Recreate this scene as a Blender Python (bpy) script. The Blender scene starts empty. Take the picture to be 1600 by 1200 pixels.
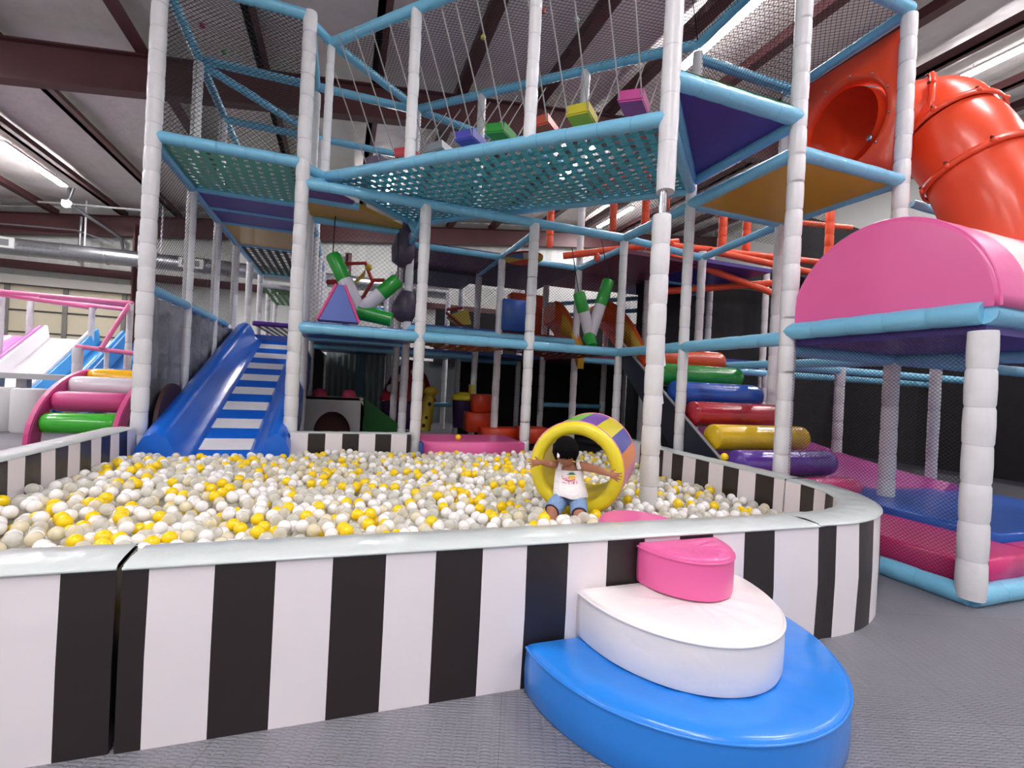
import bpy, math, random
from mathutils import Vector, Matrix

# ------------------------------------------------------------------ camera, world, exposure
C = bpy.context.scene.collection
SC = bpy.context.scene
F, H, NR = 750.0, 1.3, math.hypot(1, .05)
fw = Vector((.333, .943, 0)); rt = Vector((.943, -.333, 0)); up = Vector((0, 0, 1))
cam = bpy.data.cameras.new('camera'); co = bpy.data.objects.new('camera', cam); C.objects.link(co)
cr = (rt + .05 * up).normalized(); cu = (up - .05 * rt).normalized(); cb = -fw.normalized()
M3 = Matrix((cr, cu, cb)).transposed()
co.matrix_world = Matrix.Translation((0, 0, H)) @ M3.to_4x4()
cam.sensor_width = 36; cam.lens = 36 * F / 1600; cam.clip_start = .05; cam.clip_end = 200
SC.camera = co
w = bpy.data.worlds.new('world'); SC.world = w; w.use_nodes = True
w.node_tree.nodes['Background'].inputs[0].default_value = (.93, .95, 1, 1)
w.node_tree.nodes['Background'].inputs[1].default_value = .6
SC.view_settings.view_transform = 'Standard'; SC.view_settings.look = 'None'
SC.view_settings.gamma = 1; SC.view_settings.exposure = 0.2
SC.view_settings.use_curve_mapping = False
SC.cycles.max_bounces = 8; SC.cycles.transparent_max_bounces = 12
LAMP_POWER = 70.0

def area(loc, sx, sy, power, col=(1, .97, .95)):
    l = bpy.data.lights.new('ceiling_light_glow', 'AREA'); l.shape = 'RECTANGLE'; l.size = sx; l.size_y = sy
    l.energy = power; l.color = col
    o = bpy.data.objects.new('ceiling_light_glow', l); o.location = loc; C.objects.link(o); return o

# ------------------------------------------------------------------ helpers
def at(x, y, Y):
    """point seen at pixel x,y (1600x1200) at distance Y in front of the camera"""
    u, v = x - 800, y - 600
    a = (u + .05 * v) / NR / F; b = (.05 * u - v) / NR / F
    return fw * Y + rt * (a * Y) + Vector((0, 0, H + b * Y))

def lin(c):
    return tuple(((v / 255) / 12.92 if v / 255 <= .04045 else ((v / 255 + .055) / 1.055) ** 2.4) for v in c)

MATS = {}
def mat(name, rgb, rough=.5, bump=0, bscale=8, metal=0, coat=0, emit=0, alpha=1, spec=.5, vary=0, vscale=3, rgb2=None, bdist=.02):
    if name in MATS: return MATS[name]
    m = bpy.data.materials.new(name); m.use_nodes = True; nt = m.node_tree; p = nt.nodes['Principled BSDF']
    c = lin(rgb) + (1,)
    p.inputs['Base Color'].default_value = c
    p.inputs['Roughness'].default_value = rough; p.inputs['Metallic'].default_value = metal
    p.inputs['Coat Weight'].default_value = coat; p.inputs['Coat Roughness'].default_value = .15
    p.inputs['Specular IOR Level'].default_value = spec; p.inputs['Alpha'].default_value = alpha
    if emit:
        p.inputs['Emission Color'].default_value = c; p.inputs['Emission Strength'].default_value = emit
    if bump or vary:
        tc = nt.nodes.new('ShaderNodeTexCoord')
    if bump:
        n = nt.nodes.new('ShaderNodeTexNoise'); n.inputs['Scale'].default_value = bscale; n.inputs['Detail'].default_value = 3
        b = nt.nodes.new('ShaderNodeBump'); b.inputs['Strength'].default_value = bump; b.inputs['Distance'].default_value = bdist
        nt.links.new(tc.outputs['Object'], n.inputs['Vector']); nt.links.new(n.outputs['Fac'], b.inputs['Height'])
        nt.links.new(b.outputs['Normal'], p.inputs['Normal'])
    if vary:
        n = nt.nodes.new('ShaderNodeTexNoise'); n.inputs['Scale'].default_value = vscale; n.inputs['Detail'].default_value = 4
        nt.links.new(tc.outputs['Object'], n.inputs['Vector'])
        mx = nt.nodes.new('ShaderNodeMix'); mx.data_type = 'RGBA'
        mx.inputs['A'].default_value = c
        c2 = lin(rgb2) if rgb2 else tuple(v * (1 - vary) for v in c[:3])
        mx.inputs['B'].default_value = c2 + (1,)
        r = nt.nodes.new('ShaderNodeMapRange'); r.inputs[1].default_value = .35; r.inputs[2].default_value = .7
        nt.links.new(n.outputs['Fac'], r.inputs[0]); nt.links.new(r.outputs[0], mx.inputs['Factor'])
        nt.links.new(mx.outputs['Result'], p.inputs['Base Color'])
    MATS[name] = m; return m

class MB:
    def __init__(s): s.v = []; s.f = []; s.m = []; s.sm = []
    def add(s, vs, fs, mi=0, sm=False):
        o = len(s.v); s.v += [tuple(p) for p in vs]
        for f in fs: s.f.append(tuple(i + o for i in f)); s.m.append(mi); s.sm.append(sm)
    def box(s, c, d, rot=None, mi=0):
        x, y, z = d[0] / 2, d[1] / 2, d[2] / 2
        vs = [Vector(p) for p in [(-x,-y,-z),(x,-y,-z),(x,y,-z),(-x,y,-z),(-x,-y,z),(x,-y,z),(x,y,z),(-x,y,z)]]
        if rot is not None: vs = [rot @ p for p in vs]
        s.add([p + Vector(c) for p in vs], [(0,3,2,1),(4,5,6,7),(0,1,5,4),(1,2,6,5),(2,3,7,6),(3,0,4,7)], mi)
    def path(s, pts, rs, n=12, cap=True, mi=0, sm=True, closed=False):
        pts = [Vector(p) for p in pts]
        if not hasattr(rs, '__len__'): rs = [rs] * len(pts)
        up0 = None; rings = []
        L = len(pts)
        for k, p in enumerate(pts):
            if closed: d = pts[(k + 1) % L] - pts[k - 1]
            else: d = pts[min(k + 1, L - 1)] - pts[max(k - 1, 0)]
            d.normalize()
            if up0 is None:
                up0 = Vector((0, 0, 1)) if abs(d.z) < .9 else Vector((1, 0, 0))
            a = up0 - d * up0.dot(d)
            if a.length < 1e-4: a = Vector((0, 1, 0)) - d * d.y
            a.normalize(); b = d.cross(a); up0 = a
            rings.append([p + (a * math.cos(2 * math.pi * q / n) + b * math.sin(2 * math.pi * q / n)) * rs[k] for q in range(n)])
        vs = [q for r in rings for q in r]; fs = []
        for k in range(L if closed else L - 1):
            k2 = (k + 1) % L
            for q in range(n):
                fs.append((k * n + q, k * n + (q + 1) % n, k2 * n + (q + 1) % n, k2 * n + q))
        s.add(vs, fs, mi, sm)
        if cap and not closed:
            s.add(rings[0], [tuple(range(n - 1, -1, -1))], mi); s.add(rings[-1], [tuple(range(n))], mi)
    def sleeve(s, p0, p1, r, n=12, seg=.27, mi=0, seed=0, pinch=.93):
        """foam sleeve: a padded tube of short sections, pinched where they meet"""
        p0 = Vector(p0); p1 = Vector(p1); L = (p1 - p0).length; k = max(1, round(L / seg)); rn = random.Random(seed)
        pts = []; rs = []
        side = Vector((rn.uniform(-1, 1), rn.uniform(-1, 1), rn.uniform(-1, 1) * .3))
        for q in range(k):
            off = side * rn.uniform(0, .004); j = rn.uniform(.975, 1.02)
            for f, g in ((.0, pinch), (.02, pinch), (.09, .985), (.5, 1.015), (.93, .985)):
                pts.append(p0 + (p1 - p0) * ((q + f) / k) + (off if f > 0 else off * 0)); rs.append(r * g * j)
        pts.append(p1); rs.append(r * .95); st_ = len(s.m)
        s.path(pts, rs, n, True, mi)
        for q in range(1, k):
            for e in range(n): s.m[st_ + q * 5 * n + e] = mi + 1
    def poly(s, pts, z0, z1, mi=0, mtop=None, mbot=None, r=0.0):
        """flat slab from a CCW outline"""
        n = len(pts)
        c = Vector((sum(p[0] for p in pts) / n, sum(p[1] for p in pts) / n))
        def ring(k, z): return [(c.x + (p[0] - c.x) * k, c.y + (p[1] - c.y) * k, z) for p in pts]
        sz = max(max(abs(p[0] - c.x), abs(p[1] - c.y)) for p in pts)
        rr = [(1, z0), (1, z1)] if not r else [(1 - r / sz, z0), (1, z0 + r), (1, z1 - r), (1 - .35 * r / sz, z1 - .3 * r), (1 - r / sz, z1)]
        vs = [q for k, z in rr for q in ring(k, z)]; fs = []
        for k in range(len(rr) - 1):
            for q in range(n): fs.append((k * n + q, k * n + (q + 1) % n, (k + 1) * n + (q + 1) % n, (k + 1) * n + q))
        s.add(vs, fs, mi, n > 10 or r > 0)
        s.add(ring(rr[0][0], z0), [tuple(range(n - 1, -1, -1))], mbot if mbot is not None else mi)
        s.add(ring(rr[-1][0], z1), [tuple(range(n))], mtop if mtop is not None else mi)
    def sphere(s, c, r, nu=12, nv=8, mi=0, rot=None):
        c = Vector(c); r = Vector(r) if hasattr(r, '__len__') else Vector((r, r, r)); vs = []; fs = []
        for j in range(1, nv):
            for i in range(nu):
                th = math.pi * j / nv; ph = 2 * math.pi * i / nu
                vs.append(Vector((r.x * math.sin(th) * math.cos(ph), r.y * math.sin(th) * math.sin(ph), r.z * math.cos(th))))
        vs += [Vector((0, 0, r.z)), Vector((0, 0, -r.z))]
        if rot is not None: vs = [rot @ v for v in vs]
        T = len(vs) - 2; Bt = T + 1
        for j in range(nv - 2):
            for i in range(nu):
                a = j * nu + i; b = j * nu + (i + 1) % nu
                fs.append((a, a + nu, b + nu, b))
        for i in range(nu):
            fs.append((T, i, (i + 1) % nu)); fs.append((Bt, (nv - 2) * nu + (i + 1) % nu, (nv - 2) * nu + i))
        s.add([v + c for v in vs], fs, mi, True)
    def loft(s, rings, mi=0, sm=True, cap=True):
        n = len(rings[0]); vs = [q for r in rings for q in r]; fs = []
        for k in range(len(rings) - 1):
            for q in range(n): fs.append((k * n + q, k * n + (q + 1) % n, (k + 1) * n + (q + 1) % n, (k + 1) * n + q))
        s.add(vs, fs, mi, sm)
        if cap: s.add(rings[0], [tuple(range(n - 1, -1, -1))], mi); s.add(rings[-1], [tuple(range(n))], mi)
    def build(s, name, mats, parent=None, **kw):
        me = bpy.data.meshes.new(name); me.from_pydata(s.v, [], s.f)
        mats = mats if isinstance(mats, (list, tuple)) else [mats]
        for m in mats: me.materials.append(m)
        me.polygons.foreach_set('material_index', s.m); me.polygons.foreach_set('use_smooth', s.sm)
        me.update(); me.validate()
        o = bpy.data.objects.new(name, me); C.objects.link(o)
        if parent is not None:
            o.parent = parent; me.transform(Matrix.Translation(-Vector(abs_loc(parent))))
        if kw: tag(o, **kw)
        return o

LOC = {}
def abs_loc(o):
    p = Vector((0, 0, 0))
    while o is not None: p += Vector(o.location); o = o.parent
    return p
def tag(o, label=None, cat=None, group=None, kind=None):
    if label: o['label'] = label
    if cat: o['category'] = cat
    if group: o['group'] = group
    if kind: o['kind'] = kind
    return o
def thing(name, loc, label, cat, group=None):
    o = bpy.data.objects.new(name, None); C.objects.link(o); o.location = loc; o.empty_display_size = .1
    return tag(o, label, cat, group)
def struct(o): o['kind'] = 'structure'; return o

def webbing(mb, A, B, Cc, D, pitch=.15, strap=.1, sag=0, mi=(0, 0), n=10, lift=.003):
    A, B, Cc, D = map(Vector, (A, B, Cc, D))
    def P(u, v): 
        p = A.lerp(B, u).lerp(D.lerp(Cc, u), v); p.z -= sag * 16 * u * (1 - u) * v * (1 - v); return p
    Lu = ((B - A).length + (Cc - D).length) / 2; Lv = ((D - A).length + (Cc - B).length) / 2
    for fam, (La, Lb) in enumerate(((Lu, Lv), (Lv, Lu))):
        k = max(1, int(La / pitch)); h = strap / La / 2
        for q in range(k):
            c = (q + .5) / k
            vs = []; fs = []
            for e in range(n + 1):
                f = e / n; dz = lift * (1 if (e + q + fam) % 2 else -1)
                for g in (c - h, c + h):
                    p = P(g, f) if fam == 0 else P(f, g)
                    vs.append((p.x, p.y, p.z + dz + fam * .001))
            for e in range(n): fs.append((2 * e, 2 * e + 1, 2 * e + 3, 2 * e + 2))
            mb.add(vs, fs, mi[fam], True)

def netting(mb, A, B, Cc, D, cell=.06, r=.0026, mi=0, asp=1.15):
    """diamond netting of thin strands over the quad A B C D"""
    A, B, Cc, D = map(Vector, (A, B, Cc, D))
    def P(u, v): return A.lerp(B, u).lerp(D.lerp(Cc, u), v)
    Lu = max((B - A).length, .1); Lv = max((D - A).length, (Cc - B).length, .1) * asp
    for sg in (1, -1):
        k = int((Lu + Lv) / cell)
        for q in range(1, k + 1):
            c = q * cell - (Lv if sg == 1 else 0)
            pts = []
            # line x = c + sg*y, y in 0..Lv, clipped to x in 0..Lu
            y0, y1 = 0, Lv
            if sg == 1: y0 = max(0, -c); y1 = min(Lv, Lu - c)
            else: y0 = max(0, c - Lu); y1 = min(Lv, c)
            if y1 - y0 < .02: continue
            p = P((c + sg * y0) / Lu, y0 / Lv); e = P((c + sg * y1) / Lu, y1 / Lv)
            mb.path([p, e], r, 3, False, mi, False)

def inst(src, loc, label=None, cat=None, group=None):
    o = src.copy(); C.objects.link(o); o.location = loc
    return tag(o, label, cat, group)

# ------------------------------------------------------------------ materials
white = mat('white_vinyl_sleeve', (228, 227, 228), .42, .25, 14, coat=.15, vary=.06, vscale=9)
blue = mat('light_blue_vinyl_sleeve', (122, 192, 224), .36, .3, 16, coat=.2)
seamd = mat('sleeve_seam_grey', (204, 200, 208), .6)
seamb = mat('sleeve_seam_blue', (104, 174, 206), .5)
netm = mat('black_netting', (26, 24, 30), .8)
teal = mat('teal_webbing', (92, 190, 206), .6)
teal2 = mat('dark_teal_webbing', (58, 154, 176), .6)
greenw = mat('green_webbing', (104, 176, 148), .6)
greenw2 = mat('bright_green_webbing', (60, 150, 60), .6)
blackw = mat('black_webbing', (30, 30, 34), .6)
redw = mat('dark_red_webbing', (140, 50, 45), .6)
olivew = mat('olive_webbing', (120, 110, 50), .6)
purple = mat('purple_vinyl', (72, 48, 140), .4, .1, 6)
yellowd = mat('mustard_vinyl', (206, 160, 30), .35, .1, 6, coat=.2)
dblue = mat('royal_blue_vinyl', (34, 72, 160), .35, .15, 6, coat=.2)
maroon = mat('maroon_vinyl', (104, 36, 66), .4)
stepblue = mat('bright_blue_vinyl', (38, 132, 226), .3, .35, 5, coat=.3, bdist=.03)
stepwhite = mat('cream_white_vinyl', (238, 232, 230), .35, .35, 6, coat=.2, bdist=.03)
steppink = mat('pink_vinyl', (230, 98, 160), .35, .2, 6, coat=.2)
stripew = mat('white_striped_vinyl', (236, 228, 230), .4, .25, 4, coat=.1, bdist=.03)
stripeb = mat('black_striped_vinyl', (36, 28, 28), .38, .25, 4, coat=.15, bdist=.03)
topw = mat('grey_white_top_vinyl', (204, 211, 208), .3, .5, 7, coat=.3, bdist=.03)
slideblue = mat('slide_blue_vinyl', (20, 104, 214), .3, .3, 4, coat=.3, bdist=.03)
ropem = mat('beige_rope', (176, 168, 166), .8, .6, 60)
brown = mat('maroon_brown_painted_steel', (92, 52, 54), .5, vary=.15)
steel = mat('galvanised_steel', (176, 180, 184), .3, metal=.9, vary=.2, vscale=12)
chrome = mat('bare_steel_tube', (190, 190, 195), .22, metal=1)
orange = mat('orange_red_plastic', (240, 78, 40), .32, .1, 5, coat=.2, vary=.1, vscale=1.5)
orange2 = mat('orange_vinyl_sleeve', (236, 88, 48), .4, .2, 14)
blackfab = mat('black_mesh_fabric', (24, 23, 27), .85, .3, 10, vary=.3)
greyfab = mat('dark_grey_tarpaulin', (150, 150, 154), .5, 1.0, 3.2, vary=.55, vscale=1.6, bdist=.12)
insul = mat('white_roof_insulation', (238, 232, 226), .55, .7, 2.2, vary=.08, bdist=.08)
wallm = mat('pale_metal_wall', (206, 208, 204), .5, .2, 3)
lamp = mat('fluorescent_diffuser', (255, 250, 255), .5, emit=100)
hair = mat('black_hair', (9, 7, 8), .8, .6, 60, spec=.12)
skin = mat('brown_skin', (172, 116, 90), .5, .1, 20)
shirt = mat('white_cotton', (240, 236, 236), .8, .4, 30)
denim = mat('light_blue_denim', (126, 156, 196), .85, .5, 60)

def floor_mat():
    m = bpy.data.materials.new('grey_foam_tile_floor'); m.use_nodes = True; nt = m.node_tree; p = nt.nodes['Principled BSDF']
    tc = nt.nodes.new('ShaderNodeTexCoord'); L = nt.links.new
    mp = nt.nodes.new('ShaderNodeMapping'); mp.inputs['Rotation'].default_value = (0, 0, .35)
    L(tc.outputs['Object'], mp.inputs['Vector'])
    # two crossed sets of short raised ribs
    def ribs(rot, off):
        q = nt.nodes.new('ShaderNodeMapping'); q.inputs['Rotation'].default_value = (0, 0, rot); q.inputs['Scale'].default_value = (15, 44, 1)
        q.inputs['Location'].default_value = (off, off, 0)
        L(mp.outputs[0], q.inputs['Vector'])
        v = nt.nodes.new('ShaderNodeTexVoronoi'); v.voronoi_dimensions = '2D'; v.inputs['Randomness'].default_value = .0; v.inputs['Scale'].default_value = 1
        L(q.outputs[0], v.inputs['Vector'])
        r = nt.nodes.new('ShaderNodeMapRange'); r.inputs[1].default_value = .34; r.inputs[2].default_value = .24
        L(v.outputs['Distance'], r.inputs[0]); return r
    a = ribs(math.radians(45), 0); b = ribs(math.radians(-45), .5)
    mx = nt.nodes.new('ShaderNodeMath'); mx.operation = 'MAXIMUM'; L(a.outputs[0], mx.inputs[0]); L(b.outputs[0], mx.inputs[1])
    bp = nt.nodes.new('ShaderNodeBump'); bp.inputs['Strength'].default_value = .9; bp.inputs['Distance'].default_value = .005
    L(mx.outputs[0], bp.inputs['Height']); L(bp.outputs[0], p.inputs['Normal'])
    # tile seams
    bk = nt.nodes.new('ShaderNodeTexBrick'); bk.offset = 0; bk.inputs['Scale'].default_value = 1
    bk.inputs['Brick Width'].default_value = 1.0; bk.inputs['Row Height'].default_value = 1.0; bk.inputs['Mortar Size'].default_value = .002
    c1 = lin((132, 131, 138)) + (1,); bk.inputs['Color1'].default_value = c1; bk.inputs['Color2'].default_value = lin((126, 125, 132)) + (1,)
    bk.inputs['Mortar'].default_value = lin((104, 104, 110)) + (1,)
    L(mp.outputs[0], bk.inputs['Vector'])
    n = nt.nodes.new('ShaderNodeTexNoise'); n.inputs['Scale'].default_value = 1.3; n.inputs['Detail'].default_value = 6; L(tc.outputs['Object'], n.inputs['Vector'])
    r = nt.nodes.new('ShaderNodeMapRange'); r.inputs[3].default_value = .82; r.inputs[4].default_value = 1.1; L(n.outputs['Fac'], r.inputs[0])
    ml = nt.nodes.new('ShaderNodeVectorMath'); ml.operation = 'SCALE'; L(bk.outputs['Color'], ml.inputs[0]); L(r.outputs[0], ml.inputs['Scale'])
    L(ml.outputs[0], p.inputs['Base Color']); p.inputs['Roughness'].default_value = .42
    return m

# grid of the climbing frame: columns along x, rows along y
SX = {8: 14.23, 7: 12.76, -3: -2.09, -2: -.57, -1: .93, 0: 2.47, 1: 3.94, 2: 5.41, 3: 6.88, 4: 8.35, 5: 9.82, 6: 11.29}
def TX(j): return 6.355 + 1.47 * j
def W(i, j, z=0):
    i0 = math.floor(i); f = i - i0
    x = SX[i0] if f == 0 else SX[i0] * (1 - f) + SX[i0 + 1] * f
    return Vector((x, TX(j), z))

# ------------------------------------------------------------------ the hall
def CZ(x): return 7.72 + .12 * x
X0, X1, Y0, Y1 = -13.5, 19.0, -9.0, 21.4
b = MB(); b.box(((X0 + X1) / 2, (Y0 + Y1) / 2, -.05), (X1 - X0, Y1 - Y0, .1)); struct(b.build('floor', floor_mat()))
b = MB()
nx, ny = 26, 40
vs = []; fs = []
rn = random.Random(4)
for j in range(ny + 1):
    for i in range(nx + 1):
        x = X0 + (X1 - X0) * i / nx; y = Y0 + (Y1 - Y0) * j / ny
        vs.append((x, y, CZ(x) + .22 - .05 * math.sin((x - .34) / 2 * 2 * math.pi) ** 2 + rn.uniform(-.02, .02)))
for j in range(ny):
    for i in range(nx): a = j * (nx + 1) + i; fs.append((a, a + nx + 1, a + nx + 2, a + 1))
b.add(vs, fs, 0, True); struct(b.build('ceiling', insul))
b = MB()
k = 110
vs = []; fs = []
for q in range(k + 1):
    x = X0 + (X1 - X0) * q / k; d = .0 if q % 2 else .03
    vs += [(x, Y1 + d, 0), (x, Y1 + d, CZ(x) + .3)]
for q in range(k): fs.append((2 * q, 2 * q + 1, 2 * q + 3, 2 * q + 2))
b.add(vs, fs); struct(b.build('wall_back', wallm))
for nm, x in (('wall_left', X0), ('wall_right', X1)):
    b = MB(); b.box((x, (Y0 + Y1) / 2, CZ(x) / 2), (.1, Y1 - Y0, CZ(x) + .4)); struct(b.build(nm, wallm))
# purlins along y, rafters along x, eave band
n = 0
for x in (-11.7, -9.75, -7.75, -6.06, -3.86, -1.84, .34, 2.2, 4.1, 6.07, 8.2, 10.4, 12.6, 15.6, 17.4):
    b = MB(); b.box((x, (Y0 + Y1) / 2, CZ(x) - .02), (.12, Y1 - Y0, .22)); b.box((x + .06, (Y0 + Y1) / 2, CZ(x) - .12), (.24, Y1 - Y0, .02))
    n += 1; struct(b.build('trim_%d' % n, brown))
ang = math.atan(.12)
ry = Matrix.Rotation(-ang, 3, 'Y')
for y in (21.2, 11.0, 2.6, -6.0):
    b = MB(); xm = (X0 + X1) / 2; L = (X1 - X0) / math.cos(ang)
    for dz, dx, dd in ((-.14 - .7, .26, .03), (-.14, .26, .03), (-.5, .03, .7)):
        b.box((xm, y, CZ(xm) + dz), (L, dx, dd), ry)
    n += 1; struct(b.build('trim_%d' % n, brown))
for x in (-7.3, .0, 8):
    b = MB()
    b.box((x, 21.15, 3.2), (.25, .03, 6.4)); b.box((x, 21.02, 3.2), (.03, .26, 6.4)); n += 1; struct(b.build('trim_%d' % n, brown))
b = MB(); b.box((2.7, 21.2, 4.55), (32, .12, .28)); n += 1; struct(b.build('trim_%d' % n, brown))
# sectional garage door on the back wall
b = MB(); b.box((-10.1, 21.25, 1.92), (5.3, .06, 3.84)); d = struct(b.build('door_1', mat('cream_door_panel', (206, 198, 172), .5, .15, 4)))
b = MB()
for z in (.75, 1.5, 2.25, 3.0): b.box((-10.1, 21.2, z), (5.3, .02, .05))
b.build('panel_seam', mat('dark_seam', (60, 58, 58), .6), d)
b = MB()
for x in (-12.4, -10.9, -9.3, -7.6): b.box((x, 21.17, 1.92), (.14, .04, 3.84))
b.build('stile', mat('grey_door_stile', (120, 118, 112), .5), d)
b = MB(); b.box((-10.1, 21.15, 4.02), (5.6, .3, .3)); b.build('door_track', mat('pale_track', (190, 188, 180), .5), d)
# conduit on the back wall
b = MB(); b.path([(-12, 20.9, 5.75), (-9, 20.9, 5.9), (-7.9, 20.9, 5.6)], .03, 6)
b.path([(-8.9, 21, 6.4), (-8.9, 21, 4.8)], .05, 6); b.path([(-7.2, 21, 6.0), (-7.2, 21, 4.8)], .03, 6)
n += 1; struct(b.build('trim_%d' % n, steel))

# fluorescent strips in rows (each a thing), and the glow they cast
STR = [(-8.17, y) for y in (-4.5, 1.5, 7.5, 13.2, 16.8)] + [(-1.0, y) for y in (-5, -1.0)] + [(6.65, y) for y in (-4, 1.5, 7.5, 13.5)] + [(13.7, y) for y in (-4, 1.5, 6.2, 12.5)] + [(11.02, 18.7), (1.2, 17.0)]  # the short second row is added behind the camera, unseen, for more light
LBL = {3: 'long white ceiling strip light at the left, nearer of the two', 4: 'long white ceiling strip light hanging at far left near the duct',
       9: 'glowing ceiling strip light seen through netting by the tall front post', 13: 'bright ceiling strip light above the orange tube slide'}
for q, (x, y) in enumerate(STR):
    z = CZ(x) - .16
    t = thing('ceiling_strip_light', (x, y, z), LBL.get(q, 'fluorescent strip light fixed below the roof, unseen, or far off behind the climbing frame'), 'ceiling light', 'fluorescent strip lights')
    b = MB(); b.box((x, y, z + .05), (.2, 2.9, .06)); b.build('housing', mat('white_metal', (225, 225, 225), .4), t)
    b = MB(); b.box((x, y, z), (.17, 2.8, .05)); b.build('diffuser', lamp, t)
    area((x, y, z - .06), .3, 2.8, LAMP_POWER * (1.0), (1, .97, .96))
    for yy in (y - 1, y + 1):
        b = MB(); b.path([(x, yy, z + .07), (x, yy, z + .2)], .01, 4); b.build('hanger', steel, t)

# round metal air duct along the back wall
t = thing('air_duct', (-6, 20, 4.9), 'shiny round galvanised air duct running along the far wall', 'air duct')
b = MB(); b.path([(-13, 20, 4.88), (-9, 20, 4.93), (-5, 20, 4.97), (4, 20, 4.98)], .27, 18); b.build('pipe', steel, t)
for x in (-12.5, -11.3, -10.1, -8.9, -7.7, -6.5, -5.3, -4.1):
    b = MB(); b.path([(x - .02, 20, 4.93), (x + .02, 20, 4.93)], .285, 18); b.build('collar', steel, t)
for x in (-10.4, -5.2):
    b = MB(); b.box((x, 19.7, 4.97), (.75, .06, .34)); g = b.build('vent_grille', mat('pale_grille', (215, 218, 215), .4), t)
    b = MB(); b.box((x - .14, 19.665, 4.97), (.24, .02, .2)); b.box((x + .14, 19.665, 4.97), (.24, .02, .2)); b.build('vent_slot', mat('grille_dark', (120, 122, 124), .5), g)
for x in (-10.6, -8.35, -6.2):
    b = MB(); b.path([(x, 20, 5.15), (x, 20, CZ(x))], .03, 6); b.build('hanger_rod', mat('white_rod', (230, 230, 235), .4), t)
# flood lamp hanging from a bracket
p = at(104, 318, 15.5)
t = thing('flood_lamp', p, 'small white flood lamp on a grey pipe bracket under the roof at left', 'lamp')
b = MB(); b.box(p, (.2, .16, .18)); b.sphere(p + Vector((0, -.05, -.05)), .1, 10, 6); b.build('lamp_head', mat('white_lamp_glass', (250, 250, 255), .3, emit=3), t)
b = MB(); b.path([at(108, 312, 15.5), at(108, 262, 15.5)], .05, 8); b.path([at(108, 312, 15.5), at(127, 262, 15.5)], .045, 8)
b.path([at(85, 258, 15.5), at(208, 268, 15.5)], .05, 8); b.path([at(110, 320, 15.5), at(190, 372, 17.2), at(193, 395, 17.5)], .06, 8); b.build('bracket', steel, t)
b = MB(); b.path([at(-30, 309, 15.6), at(100, 318, 15.6), at(240, 330, 15.6)], .035, 6); struct(b.build('trim_%d' % (n + 1), mat('cable_grey', (170, 170, 170), .5)))

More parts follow.
